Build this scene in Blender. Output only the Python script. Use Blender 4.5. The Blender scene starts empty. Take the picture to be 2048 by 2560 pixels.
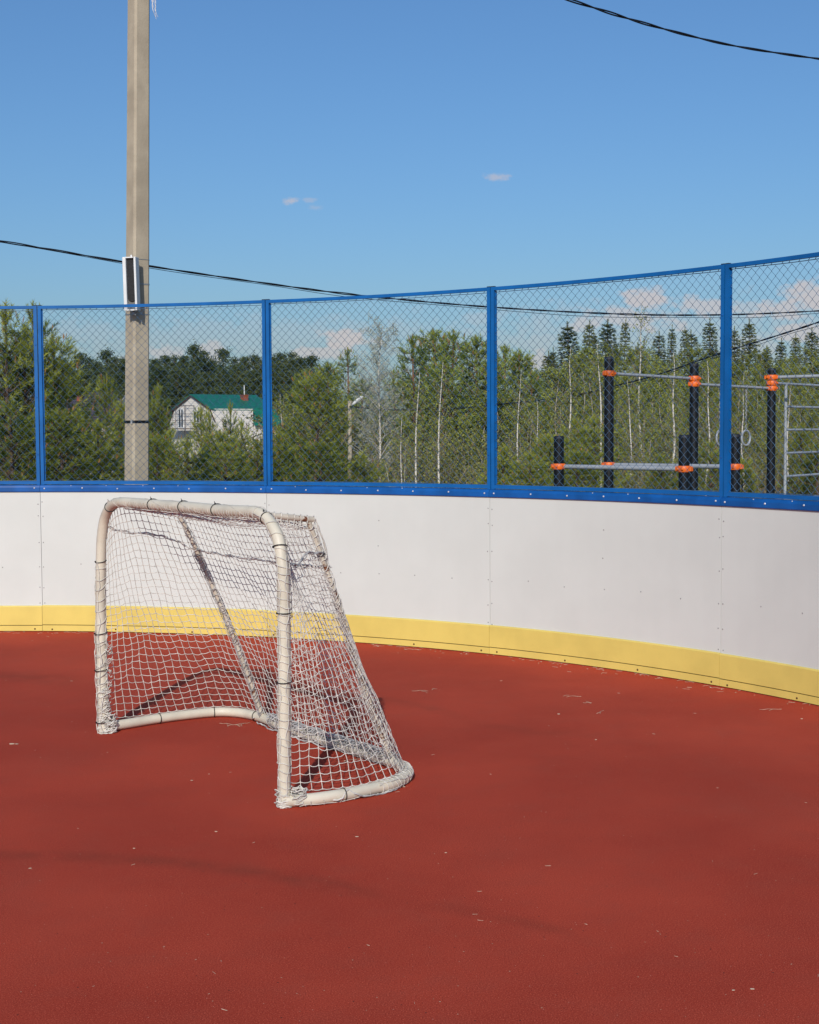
import bpy, math, random
import numpy as np
from mathutils import Vector, Matrix

random.seed(7)
rng = np.random.default_rng(11)
PI = math.pi
scene = bpy.context.scene
col = scene.collection

# ------------------------------------------------------------------ camera
FPX, PITCH, ROLL, CH = 3596.6, math.radians(3.2657), math.radians(.3042), 1.69
_c, _s, _cr, _sr = math.cos(PITCH), math.sin(PITCH), math.cos(ROLL), math.sin(ROLL)
U0 = Vector((0, _s, _c)); FW = Vector((0, _c, -_s)); EX = Vector((1, 0, 0))
RT = EX * _cr - U0 * _sr
UP = EX * _sr + U0 * _cr
CO = Vector((0, 0, CH))
cam_d = bpy.data.cameras.new('camera')
cam = bpy.data.objects.new('camera', cam_d); col.objects.link(cam)
cam_d.sensor_fit = 'HORIZONTAL'; cam_d.sensor_width = 36.0
cam_d.lens = FPX / 2048 * 36
cam_d.clip_start = .05; cam_d.clip_end = 3000
m = Matrix.Identity(4)
for i in range(3):
    m[i][0] = RT[i]; m[i][1] = UP[i]; m[i][2] = -FW[i]; m[i][3] = CO[i]
cam.matrix_world = m
scene.camera = cam


def ray(px, py):
    return FW + RT * ((px - 1024) / FPX) - UP * ((py - 1280) / FPX)


def at(px, py, Y):
    """a measured direction of the photograph taken out to the distance Y"""
    d = ray(px, py)
    return CO + d * (Y / d.y)


def ong(px, py, z=0.0):
    d = ray(px, py)
    return CO + d * ((z - CH) / d.z)


# ------------------------------------------------------------------ mesh helpers
class MB:
    def __init__(self):
        self.v = []; self.f = []; self.sm = []

    def add(self, vs, fs, smooth=False):
        b = len(self.v)
        self.v.extend([tuple(p) for p in vs])
        for f in fs:
            self.f.append(tuple(i + b for i in f)); self.sm.append(smooth)

    def box(self, c, sx, sy, sz, rot=None, bev=0):
        c = Vector(c); hx, hy, hz = sx / 2, sy / 2, sz / 2
        if bev <= 0:
            vs = [Vector((x, y, z)) for x in (-hx, hx) for y in (-hy, hy) for z in (-hz, hz)]
            fs = [(0, 1, 3, 2), (4, 6, 7, 5), (0, 4, 5, 1), (2, 3, 7, 6), (0, 2, 6, 4), (1, 5, 7, 3)]
        else:
            b = bev; vs = []; fs = []
            ring = lambda ix, iy, z: [Vector((x, y, z)) for x, y in
                                      ((-ix + b, -iy), (ix - b, -iy), (ix, -iy + b), (ix, iy - b), (ix - b, iy), (-ix + b, iy), (-ix, iy - b), (-ix, -iy + b))]
            lv = [(hx - b, hy - b, -hz), (hx, hy, -hz + b), (hx, hy, hz - b), (hx - b, hy - b, hz)]
            for ix, iy, z in lv:
                vs += ring(max(ix, b * 1.01), max(iy, b * 1.01), z)
            for k in range(3):
                for i in range(8):
                    j = (i + 1) % 8
                    fs.append((k * 8 + i, k * 8 + j, k * 8 + 8 + j, k * 8 + 8 + i))
            fs.append(tuple(range(7, -1, -1))); fs.append(tuple(range(24, 32)))
        if rot is not None:
            vs = [rot @ p for p in vs]
        self.add([p + c for p in vs], fs)

    def tube(self, pts, r, n=6, closed=False, caps=True, smooth=True):
        pts = [Vector(p) for p in pts]; k = len(pts)
        if k < 2: return
        rs = r if isinstance(r, (list, tuple)) else [r] * k
        T = []
        for i in range(k):
            if closed: t = pts[(i + 1) % k] - pts[i - 1]
            else: t = pts[min(i + 1, k - 1)] - pts[max(i - 1, 0)]
            T.append(t.normalized() if t.length > 1e-9 else Vector((0, 0, 1)))
        h = Vector((0, 0, 1)) if abs(T[0].z) < .9 else Vector((1, 0, 0))
        N = T[0].cross(h).normalized()
        vs = []
        for i in range(k):
            N = N - T[i] * N.dot(T[i])
            if N.length < 1e-6: N = T[i].orthogonal()
            N.normalize(); B = T[i].cross(N)
            for j in range(n):
                a = 2 * PI * j / n
                vs.append(pts[i] + (N * math.cos(a) + B * math.sin(a)) * rs[i])
        fs = []
        for i in range(k if closed else k - 1):
            i2 = (i + 1) % k
            for j in range(n):
                j2 = (j + 1) % n
                fs.append((i * n + j, i * n + j2, i2 * n + j2, i2 * n + j))
        self.add(vs, fs, smooth)
        if caps and not closed:
            self.add(vs[:n], [tuple(range(n - 1, -1, -1))]); self.add(vs[-n:], [tuple(range(n))])

    def lathe(self, prof, n=16, c=(0, 0, 0), axis=None, smooth=True):
        c = Vector(c); vs = []
        q = Vector((0, 0, 1)).rotation_difference(Vector(axis)).to_matrix() if axis is not None else Matrix.Identity(3)
        for r, z in prof:
            for j in range(n):
                a = 2 * PI * j / n
                vs.append(c + q @ Vector((r * math.cos(a), r * math.sin(a), z)))
        fs = []
        for i in range(len(prof) - 1):
            for j in range(n):
                j2 = (j + 1) % n
                fs.append((i * n + j, i * n + j2, i * n + n + j2, i * n + n + j))
        self.add(vs, fs, smooth)
        self.add(vs[:n], [tuple(range(n - 1, -1, -1))]); self.add(vs[-n:], [tuple(range(n))])

    def poly(self, pts, flip=False):
        f = tuple(range(len(pts)))
        self.add(pts, [f[::-1] if flip else f])

    def slab(self, pts, off):
        """flat polygon given thickness along off"""
        n = len(pts); off = Vector(off)
        a = [Vector(p) for p in pts]; b = [p + off for p in a]
        fs = [tuple(range(n)), tuple(range(2 * n - 1, n - 1, -1))]
        for i in range(n):
            j = (i + 1) % n
            fs.append((i, i + n, j + n, j))
        self.add(a + b, fs)

    def mesh(self, name, mat=None):
        me = bpy.data.meshes.new(name)
        me.from_pydata(self.v, [], self.f); me.update()
        me.polygons.foreach_set('use_smooth', self.sm)
        if mat is not None: me.materials.append(mat)
        return me

    def build(self, name, mat, parent=None):
        o = bpy.data.objects.new(name, self.mesh(name, mat)); col.objects.link(o)
        if parent is not None: o.parent = parent
        return o


def np_mesh(name, V, F, mat, tint=None):
    me = bpy.data.meshes.new(name)
    V = np.asarray(V, dtype=np.float32); F = np.asarray(F, dtype=np.int32)
    k = F.shape[1]
    me.vertices.add(len(V)); me.vertices.foreach_set('co', V.ravel())
    me.loops.add(F.size); me.loops.foreach_set('vertex_index', F.ravel())
    me.polygons.add(len(F)); me.polygons.foreach_set('loop_start', np.arange(0, F.size, k, dtype=np.int32))
    me.polygons.foreach_set('loop_total', np.full(len(F), k, dtype=np.int32))
    me.update(calc_edges=True)
    if tint is not None:
        a = me.attributes.new('tint', 'FLOAT', 'POINT'); a.data.foreach_set('value', np.asarray(tint, dtype=np.float32))
    me.materials.append(mat)
    return me


def link_mesh(name, me, parent=None):
    o = bpy.data.objects.new(name, me); col.objects.link(o)
    if parent is not None: o.parent = parent
    return o


def tag(o, label=None, cat=None, group=None, kind=None):
    if label: o['label'] = label
    if cat: o['category'] = cat
    if group: o['group'] = group
    if kind: o['kind'] = kind
    return o


def empty(name, loc=(0, 0, 0), rz=0.0):
    o = bpy.data.objects.new(name, None); col.objects.link(o)
    o.location = loc; o.rotation_euler = (0, 0, rz); o.empty_display_size = .2
    return o


def copy_tree(o, parent=None):
    c = o.copy(); col.objects.link(c)
    if parent is not None: c.parent = parent
    for ch in list(o.children): copy_tree(ch, c)
    return c


# ------------------------------------------------------------------ materials
def new_mat(name):
    mt = bpy.data.materials.new(name); mt.use_nodes = True
    nt = mt.node_tree; b = nt.nodes['Principled BSDF']
    return mt, nt, b


def N(nt, t, **kw):
    n = nt.nodes.new(t)
    for k, v in kw.items(): setattr(n, k, v)
    return n


def mix_rgb(nt, fac, a, b, mode='MIX'):
    n = nt.nodes.new('ShaderNodeMix'); n.data_type = 'RGBA'; n.blend_type = mode
    for idx, val in ((0, fac), (6, a), (7, b)):
        if isinstance(val, (float, int)): n.inputs[idx].default_value = val
        elif isinstance(val, tuple): n.inputs[idx].default_value = (*val, 1) if len(val) == 3 else val
        else: nt.links.new(val, n.inputs[idx])
    return n.outputs[2]


def math_n(nt, op, a, b=None, c=None, clamp=False):
    n = nt.nodes.new('ShaderNodeMath'); n.operation = op; n.use_clamp = clamp
    for i, val in enumerate((a, b, c)):
        if val is None: continue
        if isinstance(val, (float, int)): n.inputs[i].default_value = val
        else: nt.links.new(val, n.inputs[i])
    return n.outputs[0]


def ramp(nt, fac, lo, hi):
    n = nt.nodes.new('ShaderNodeMapRange'); n.clamp = True; n.interpolation_type = 'SMOOTHSTEP'
    nt.links.new(fac, n.inputs[0]); n.inputs[1].default_value = lo; n.inputs[2].default_value = hi
    return n.outputs[0]


def noise(nt, scale, detail=4, rough=.55, vec=None, coord='Object', scl=None):
    tc = N(nt, 'ShaderNodeTexCoord')
    n = N(nt, 'ShaderNodeTexNoise'); n.inputs['Scale'].default_value = scale
    n.inputs['Detail'].default_value = detail; n.inputs['Roughness'].default_value = rough
    v = vec if vec is not None else tc.outputs[coord]
    if scl:
        mp = N(nt, 'ShaderNodeMapping'); mp.inputs['Scale'].default_value = scl
        nt.links.new(v, mp.inputs['Vector']); v = mp.outputs[0]
    nt.links.new(v, n.inputs['Vector'])
    return n.outputs['Fac']


def bump(nt, b, h, strength, dist):
    n = N(nt, 'ShaderNodeBump'); n.inputs['Strength'].default_value = strength; n.inputs['Distance'].default_value = dist
    nt.links.new(h, n.inputs['Height']); nt.links.new(n.outputs[0], b.inputs['Normal'])


def simple(name, rgb, rough=.6, metal=0, vary=.12, scale=6, dark=None, spec=.4, stain=None, bmp=None, coat=0):
    """colour with irregular wear; dark = second colour, stain = (rgb, threshold, scale)"""
    mt, nt, b = new_mat(name)
    f = noise(nt, scale, 5)
    d = dark or tuple(c * (1 - vary * 2) for c in rgb)
    l = tuple(min(1, c * (1 + vary * .4)) for c in rgb)
    c = mix_rgb(nt, ramp(nt, f, .3, .7), d, l)
    if stain:
        s = ramp(nt, noise(nt, stain[2], 6, .65), stain[1], stain[1] + .06)
        c = mix_rgb(nt, s, c, stain[0])
    nt.links.new(c, b.inputs['Base Color'])
    b.inputs['Roughness'].default_value = rough; b.inputs['Metallic'].default_value = metal
    b.inputs['Specular IOR Level'].default_value = spec
    if coat: b.inputs['Coat Weight'].default_value = coat
    if bmp: bump(nt, b, noise(nt, bmp[0], 4), bmp[1], bmp[2])
    return mt


def leaf_mat(name, a, b_, tip=None, rough=.55, trans=.18):
    mt, nt, b = new_mat(name)
    at_ = N(nt, 'ShaderNodeAttribute'); at_.attribute_name = 'tint'
    geo = N(nt, 'ShaderNodeNewGeometry'); oi = N(nt, 'ShaderNodeObjectInfo')
    r = math_n(nt, 'ADD', math_n(nt, 'MULTIPLY', at_.outputs['Fac'], .80), math_n(nt, 'MULTIPLY', geo.outputs['Random Per Island'], .2))
    r = math_n(nt, 'ADD', r, math_n(nt, 'MULTIPLY', math_n(nt, 'SUBTRACT', oi.outputs['Random'], .5), .42), clamp=True)
    c = mix_rgb(nt, r, a, b_)
    if tip: c = mix_rgb(nt, math_n(nt, 'GREATER_THAN', at_.outputs['Fac'], 1.5), c, tip)
    nt.links.new(c, b.inputs['Base Color']); b.inputs['Roughness'].default_value = rough
    b.inputs['Specular IOR Level'].default_value = .12
    tr = N(nt, 'ShaderNodeBsdfTranslucent'); nt.links.new(c, tr.inputs['Color'])
    mx = N(nt, 'ShaderNodeMixShader'); mx.inputs[0].default_value = trans
    nt.links.new(b.outputs[0], mx.inputs[1]); nt.links.new(tr.outputs[0], mx.inputs[2])
    nt.links.new(mx.outputs[0], nt.nodes['Material Output'].inputs['Surface'])
    return mt


M = {}
M['white_board'] = simple('white_board', (.618, .640, .592), .34, vary=.025, scale=1.6, spec=.35)
M['yellow'] = simple('yellow_plate', (.70, .548, .138), .42, vary=.05, scale=3, stain=((.40, .28, .10), .70, 22))
M['groove'] = simple('groove_shadow_gap', (.17, .10, .015), .8)
M['blue_cap'] = simple('blue_cap', (.007, .098, .35), .4, vary=.14, scale=5, stain=((.08, .20, .42), .70, 40), spec=.3)
M['blue_paint'] = simple('blue_paint', (.005, .118, .37), .36, vary=.1, scale=4, spec=.35)
M['blue_wire'] = simple('blue_wire', (.075, .16, .27), .3, vary=.25, scale=30, spec=.8)
M['cap_black'] = simple('black_plastic_cap', (.012, .014, .02), .6)
M['bolt'] = simple('zinc_bolt', (.75, .77, .80), .35, metal=.3)
M['screw'] = simple('dull_screw', (.30, .295, .285), .6)
M['rust'] = simple('rusty_screw', (.10, .045, .014), .8)
M['pipe'] = simple('cream_paint', (.655, .60, .475), .48, vary=.08, scale=7, stain=((.30, .15, .07), .745, 13), bmp=(60, .15, .002))
M['pipe_rust'] = simple('rusty_paint', (.62, .55, .44), .55, vary=.12, scale=12, stain=((.16, .055, .025), .56, 18))
M['cord'] = simple('net_cord', (.69, .655, .585), .8, vary=.16, scale=25)
M['cord_grey'] = simple('grey_net_cord', (.52, .51, .49), .8, vary=.3, scale=22)
M['rope'] = simple('selvedge_rope', (.60, .575, .53), .85, vary=.25, scale=14, dark=(.22, .22, .23))
M['tie'] = simple('black_tie', (.01, .01, .011), .4)
M['concrete'] = simple('pole_concrete', (.44, .375, .275), .9, vary=.1, scale=3.2, dark=(.35, .295, .215), stain=((.56, .5, .41), .70, 38), bmp=(45, .35, .006))
M['white_box'] = simple('white_casing', (.74, .74, .72), .5, vary=.05)
M['grille'] = simple('dark_grille', (.018, .018, .02), .7, vary=.3, scale=60)
M['grille_low'] = simple('grey_backplate', (.16, .16, .15), .7)
M['steel'] = simple('galvanised_steel', (.36, .37, .37), .42, metal=.55)
M['cable'] = simple('cable_sheath', (.006, .007, .011), .5)
M['tape'] = simple('frayed_plastic', (.78, .78, .80), .5)
M['post_black'] = simple('black_coated_post', (.006, .007, .009), .45, spec=.3)
M['orange'] = simple('orange_clamp', (.78, .15, .018), .45, vary=.1)
M['grey_bar'] = simple('grey_painted_bar', (.33, .35, .37), .35, spec=.5, vary=.08)
M['clad'] = simple('white_cladding', (.62, .56, .50), .7, vary=.06)
M['brown_trim'] = simple('brown_trim', (.065, .042, .035), .7)
M['brick'] = simple('red_brick', (.30, .085, .045), .85, vary=.2, scale=9)
M['window_frame'] = simple('white_pvc', (.75, .75, .74), .4)
M['scaffold'] = simple('rusty_scaffold_tube', (.10, .08, .075), .7)
M['bark'] = simple('pine_bark', (.13, .085, .055), .95, vary=.3, scale=9, bmp=(30, .5, .02))
M['bark_red'] = simple('upper_pine_bark', (.24, .12, .06), .95, vary=.3, scale=9)
M['twig'] = simple('brown_twig', (.30, .24, .17), .9, vary=.3, scale=9)
M['twig_grey'] = simple('grey_twig', (.50, .47, .41), .9, vary=.25, scale=9)

mt, nt, b = new_mat('glass_dark'); b.inputs['Base Color'].default_value = (.03, .04, .05, 1); b.inputs['Roughness'].default_value = .08
M['glass'] = mt

# horizontal siding on the white house
mt, nt, b = new_mat('siding')
tc = N(nt, 'ShaderNodeTexCoord'); sx = N(nt, 'ShaderNodeSeparateXYZ'); nt.links.new(tc.outputs['Object'], sx.inputs[0])
fr = math_n(nt, 'FRACT', math_n(nt, 'MULTIPLY', sx.outputs[2], 4.2))
cc = mix_rgb(nt, math_n(nt, 'LESS_THAN', fr, .12), (.72, .67, .60), (.54, .50, .45))
nt.links.new(cc, b.inputs['Base Color']); b.inputs['Roughness'].default_value = .7
M['siding'] = mt


def roof_mat(name, c1, c2, rows, rough=.45):
    mt, nt, b = new_mat(name)
    tc = N(nt, 'ShaderNodeTexCoord'); sx = N(nt, 'ShaderNodeSeparateXYZ'); nt.links.new(tc.outputs['Object'], sx.inputs[0])
    fr = math_n(nt, 'FRACT', math_n(nt, 'MULTIPLY', sx.outputs[2], rows))
    f = noise(nt, 2.5, 4)
    c = mix_rgb(nt, ramp(nt, f, .3, .7), c1, c2)
    c = mix_rgb(nt, math_n(nt, 'LESS_THAN', fr, .22), c, tuple(x * .45 for x in c1))
    nt.links.new(c, b.inputs['Base Color']); b.inputs['Roughness'].default_value = rough
    return mt


M['roof_green'] = roof_mat('green_metal_tile', (.008, .135, .085), (.012, .19, .125), 8)
M['roof_brown'] = roof_mat('brown_metal_tile', (.055, .042, .055), (.09, .07, .085), 5)

# birch bark
mt, nt, b = new_mat('birch_bark')
f = noise(nt, 3.0, 4, .6, scl=(2, 2, 9)); f2 = noise(nt, 1.2, 3)
c = mix_rgb(nt, ramp(nt, f2, .3, .7), (.50, .45, .37), (.68, .63, .54))
c = mix_rgb(nt, ramp(nt, f, .57, .63), c, (.07, .06, .05))
nt.links.new(c, b.inputs['Base Color']); b.inputs['Roughness'].default_value = .85
M['birch'] = mt

mt, nt, b = new_mat('dull_birch_bark')
c = mix_rgb(nt, ramp(nt, noise(nt, 2.2, 4, .6, scl=(1, 1, 3)), .42, .6), (.42, .37, .29), (.13, .105, .075))
nt.links.new(c, b.inputs['Base Color']); b.inputs['Roughness'].default_value = .9
M['birch_dull'] = mt

M['needle_near'] = leaf_mat('pine_needles', (.060, .105, .016), (.47, .49, .095), tip=(.46, .25, .10), trans=.36)
M['needle_mid'] = leaf_mat('pine_needles_blue', (.055, .105, .022), (.42, .47, .115), tip=(.36, .22, .10), trans=.36)
M['needle_far'] = leaf_mat('far_pine_needles', (.048, .078, .032), (.155, .180, .075), trans=.3)
M['needle_spruce'] = leaf_mat('spruce_needles', (.050, .080, .030), (.29, .31, .12), tip=(.20, .11, .05), trans=.3)
M['leaf_birch'] = leaf_mat('young_birch_leaves', (.125, .150, .030), (.44, .47, .11), trans=.45)
M['leaf_olive'] = leaf_mat('olive_shrub_leaves', (.12, .125, .035), (.42, .41, .13), trans=.42)
M['bud_grey'] = leaf_mat('birch_buds', (.28, .29, .21), (.55, .56, .43), trans=.3)
M['dry_blade'] = leaf_mat('dry_grass_blades', (.12, .095, .045), (.34, .27, .15), trans=.2)

# red rubber court
mt, nt, b = new_mat('red_rubber')
tc = N(nt, 'ShaderNodeTexCoord'); sx = N(nt, 'ShaderNodeSeparateXYZ'); nt.links.new(tc.outputs['Object'], sx.inputs[0])
X_, Y_ = sx.outputs[0], sx.outputs[1]
big = noise(nt, .55, 5, .6); mid = noise(nt, 5, 5, .6); fine = noise(nt, 215, 3, .8)
c = mix_rgb(nt, ramp(nt, big, .32, .68), (.338, .040, .0215), (.455, .060, .0305))
c = mix_rgb(nt, math_n(nt, 'MULTIPLY', ramp(nt, noise(nt, .9, 6, .62, scl=(1, .55, 1)), .52, .72), .3), c, (.30, .058, .036))
c = mix_rgb(nt, math_n(nt, 'MULTIPLY', ramp(nt, mid, .45, .75), .35), c, (.33, .060, .036))
c = mix_rgb(nt, ramp(nt, fine, .54, .66), c, (.165, .024, .015))
c = mix_rgb(nt, ramp(nt, fine, .46, .34), c, (.70, .14, .08))


def streak(p, w, amt):
    """a darker, broken band following a parabola through three ground points"""
    (x0, y0), (x1, y1), (x2, y2) = [(q.x, q.y) for q in p]
    A = np.polyfit([x0, x1, x2], [y0, y1, y2], 2)
    y = math_n(nt, 'ADD', math_n(nt, 'MULTIPLY', math_n(nt, 'ADD', math_n(nt, 'MULTIPLY', X_, float(A[0])), float(A[1])), X_), float(A[2]))
    d = math_n(nt, 'ABSOLUTE', math_n(nt, 'SUBTRACT', Y_, y))
    m_ = ramp(nt, d, w, 0.0)
    m_ = math_n(nt, 'MULTIPLY', m_, ramp(nt, X_, x0 - .25, x0 + .15))
    m_ = math_n(nt, 'MULTIPLY', m_, ramp(nt, X_, x2 + .12, x2 - .12))
    m_ = math_n(nt, 'MULTIPLY', m_, ramp(nt, noise(nt, 6, 4), .25, .6))
    return math_n(nt, 'MULTIPLY', m_, amt)


for p, w, amt in (([ong(-60, 2140), ong(520, 2166), ong(930, 2236)], .12, .36),
                  ([ong(1085, 2268), ong(1260, 2296), ong(1460, 2345)], .10, .24),
                  ([ong(900, 1740), ong(1010, 1758), ong(1150, 1790)], .20, .22),
                  ([ong(-60, 1690), ong(60, 1694), ong(190, 1705)], .30, .28),
                  ([ong(1200, 1810), ong(1320, 1826), ong(1500, 1838)], .16, .18)):
    c = mix_rgb(nt, streak(p, w, amt), c, (.150, .040, .024))  # darker red-brown bands blended into the court colour
vo = N(nt, 'ShaderNodeTexVoronoi'); vo.inputs['Scale'].default_value = 34; nt.links.new(tc.outputs['Object'], vo.inputs['Vector'])
sc_ = N(nt, 'ShaderNodeSeparateColor'); nt.links.new(vo.outputs['Color'], sc_.inputs[0])
fl = math_n(nt, 'MULTIPLY', math_n(nt, 'LESS_THAN', vo.outputs['Distance'], .06), math_n(nt, 'LESS_THAN', sc_.outputs[0], .17))
c = mix_rgb(nt, fl, c, (.60, .30, .22))
fl2 = math_n(nt, 'MULTIPLY', math_n(nt, 'LESS_THAN', vo.outputs['Distance'], .10), math_n(nt, 'GREATER_THAN', sc_.outputs[1], .93))
c = mix_rgb(nt, fl2, c, (.05, .025, .02))
nt.links.new(c, b.inputs['Base Color']); b.inputs['Roughness'].default_value = .9; b.inputs['Specular IOR Level'].default_value = .08
bump(nt, b, math_n(nt, 'ADD', fine, math_n(nt, 'MULTIPLY', mid, .4)), .18, .003)
M['court'] = mt

mt, nt, b = new_mat('dry_meadow')
f = noise(nt, .5, 6, .6); f2 = noise(nt, 9, 5, .7)
c = mix_rgb(nt, ramp(nt, f, .35, .65), (.085, .085, .032), (.21, .165, .085))
c = mix_rgb(nt, ramp(nt, f2, .4, .75), c, (.10, .07, .04))
nt.links.new(c, b.inputs['Base Color']); b.inputs['Roughness'].default_value = .95
bump(nt, b, f2, .8, .05)
M['meadow'] = mt

# ------------------------------------------------------------------ sun and sky
SUN_EL = math.radians(29.3)
to_sun = Vector((-.115 * math.cos(SUN_EL), -.993 * math.cos(SUN_EL), math.sin(SUN_EL))).normalized()
sd = bpy.data.lights.new('sun', 'SUN'); sd.energy = 3.25; sd.angle = math.radians(.53); sd.color = (1, .955, .885)
so = bpy.data.objects.new('sun', sd); col.objects.link(so)
so.rotation_euler = (-to_sun).to_track_quat('-Z', 'Y').to_euler(); so.location = to_sun * 60

w = bpy.data.worlds.new('World'); scene.world = w; w.use_nodes = True
nt = w.node_tree; bg = nt.nodes['Background']
sky = N(nt, 'ShaderNodeTexSky'); sky.sky_type = 'NISHITA'; sky.sun_disc = False
sky.sun_elevation = SUN_EL; sky.sun_rotation = math.atan2(to_sun.x, to_sun.y)
sky.altitude = 0; sky.air_density = 1.25; sky.dust_density = 1.15; sky.ozone_density = 10.0
SKY = .0955
tc = N(nt, 'ShaderNodeTexCoord'); sx = N(nt, 'ShaderNodeSeparateXYZ'); nt.links.new(tc.outputs['Generated'], sx.inputs[0])
yy = math_n(nt, 'MAXIMUM', sx.outputs[1], .02)
az = math_n(nt, 'DIVIDE', sx.outputs[0], yy); el = math_n(nt, 'DIVIDE', sx.outputs[2], yy)
cv = N(nt, 'ShaderNodeCombineXYZ'); nt.links.new(az, cv.inputs[0]); nt.links.new(math_n(nt, 'MULTIPLY', el, 1.5), cv.inputs[1])
nz = noise(nt, 62, 7, .62, vec=cv.outputs[0])
cl = None
# measured cloud positions (direction, half-width, half-height, density)
for px, py, rw, rh, am in ((732, 504, 26, 13, .75), (772, 500, 22, 8, .35), (790, 518, 26, 9, .28), (1238, 443, 36, 12, .62),
                           (860, 852, 95, 34, 1.0), (800, 882, 120, 26, .8), (530, 878, 70, 26, .75), (410, 882, 80, 26, .7), (330, 905, 60, 22, .5),
                           (1612, 750, 70, 38, 1.0), (1560, 800, 170, 40, .8), (1755, 765, 110, 34, .85), (1870, 765, 60, 20, .5), (2030, 740, 110, 46, 1.0),
                           (1960, 775, 120, 34, .9), (2000, 840, 120, 40, .85), (1340, 910, 60, 36, .7), (1060, 862, 40, 26, .6), (1210, 800, 60, 24, .3), (1380, 850, 90, 30, .35), (1900, 860, 120, 30, .5), (620, 905, 60, 20, .5), (600, 850, 900, 70, .22), (1700, 830, 700, 90, .28)):
    r0 = ray(px, py); a0, e0 = r0.x / r0.y, r0.z / r0.y
    da = math_n(nt, 'MULTIPLY', math_n(nt, 'SUBTRACT', az, a0), FPX / (rw * 1.25)); de = math_n(nt, 'MULTIPLY', math_n(nt, 'SUBTRACT', el, e0), FPX / (rh * 1.25))
    d = math_n(nt, 'SQRT', math_n(nt, 'ADD', math_n(nt, 'MULTIPLY', da, da), math_n(nt, 'MULTIPLY', de, de)))
    mk = math_n(nt, 'ADD', math_n(nt, 'SUBTRACT', 1.0, d), math_n(nt, 'MULTIPLY', math_n(nt, 'SUBTRACT', nz, .5), 2.6))
    mk = math_n(nt, 'MULTIPLY', ramp(nt, mk, .15, .75), am)
    cl = mk if cl is None else math_n(nt, 'MAXIMUM', cl, mk)
cl = math_n(nt, 'MULTIPLY', cl, math_n(nt, 'GREATER_THAN', sx.outputs[1], .3))
skyc = mix_rgb(nt, math_n(nt, 'MULTIPLY', cl, .74), sky.outputs[0], (6.0, 5.2, 5.0))
nt.links.new(skyc, bg.inputs['Color']); bg.inputs['Strength'].default_value = SKY

# ------------------------------------------------------------------ terrain and court
CC = Vector((-3.644, 4.998, 0)); RR = 7.151


def sstep(a, b_, x):
    t = min(1, max(0, (x - a) / (b_ - a))); return t * t * (3 - 2 * t)


def gz(x, y):
    z = -.07 - 3.1 * sstep(15, 46, y) * sstep(9, -1, x - .05 * (y - 20))
    z += .95 * math.exp(-((x - 6.6) / 1.9) ** 2 - ((y - 25) / 2.2) ** 2)
    z += .05 * math.sin(x * .9 + y * .4) * sstep(16, 24, y)
    return z


xs = [-1200, -500, -200, -110, -70] + list(range(-50, 51, 1)) + [70, 110, 200, 500, 1200]
ys = [-400, -120, -50, -20, 0, 8] + list(range(12, 61, 1)) + [70, 85, 100, 125, 150, 180, 220, 300, 500, 1000, 2000]
mb = MB(); vs = [(x, y, gz(x, y)) for y in ys for x in xs]; nx = len(xs)
mb.add(vs, [(j * nx + i, j * nx + i + 1, (j + 1) * nx + i + 1, (j + 1) * nx + i) for j in range(len(ys) - 1) for i in range(nx - 1)], True)
tag(mb.build('ground', M['meadow']), kind='structure')


def arc(deg, r=RR, z=0.0):
    a = math.radians(deg); return Vector((CC.x + r * math.cos(a), CC.y + r * math.sin(a), z))


ANG = [85.764, 69.70, 53.577, 37.46, 21.36]
TL = Vector((-math.sin(math.radians(88.5)), math.cos(math.radians(88.5)), 0))   # straight end boards run this way
edge = [arc(a, RR + .03) for a in np.linspace(ANG[0], 0, 40)]
ctr = [edge[0] + TL * 26] + edge + [Vector((CC.x + RR + .03, -26, 0)), Vector((edge[0] + TL * 26).to_tuple()[:1] + (-26, 0))]
mb = MB(); mb.slab([p - Vector((0, 0, .06)) for p in ctr][::-1], (0, 0, .06))
tag(mb.build('court_surface', M['court']), kind='structure')


# ------------------------------------------------------------------ rink boards and mesh fence
def panel_path(k):
    """function s in 0..1 -> (point on board face, outward normal), left to right"""
    if k == 0:
        p1 = arc(ANG[0]); p0 = p1 + TL * 2.0
        n = Vector((-TL.y, TL.x, 0)); n = n if n.y > 0 else -n
        return lambda s: (p0.lerp(p1, s), n)
    a0, a1 = ANG[k - 1], ANG[k]

    def f(s):
        a = math.radians(a0 + (a1 - a0) * s)
        n = Vector((math.cos(a), math.sin(a), 0))
        return CC + n * RR, n
    return f


def sweep(mb, f, prof, s0, s1, n=14, smooth=True, closed=True):
    """prof: list of (offset outward, z)"""
    k = len(prof); vs = []
    for i in range(n + 1):
        p, nn = f(s0 + (s1 - s0) * i / n)
        for o_, z in prof: vs.append((p.x + nn.x * o_, p.y + nn.y * o_, z))
    fs = []
    for i in range(n):
        for j in range(k if closed else k - 1):
            j2 = (j + 1) % k
            fs.append((i * k + j, i * k + j2, (i + 1) * k + j2, (i + 1) * k + j))
    mb.add(vs, fs, False)
    if closed:
        mb.add(vs[:k], [tuple(range(k - 1, -1, -1))]); mb.add(vs[-k:], [tuple(range(k))])


def disc1(name, mat, par, inv_, f, s, z, r, off, h=.003, n=8):
    mb = MB(); disc(mb, f, s, z, r, off, h, n)
    o = mb.build(name, mat, par); o.data.transform(inv_); return o


def disc(mb, f, s, z, r, off, h=.003, n=8):
    p, nn = f(s)
    mb.lathe([(r, 0), (r, h * .5), (r * .6, h)], n, (p.x + nn.x * off, p.y + nn.y * off, z), -nn)


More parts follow.
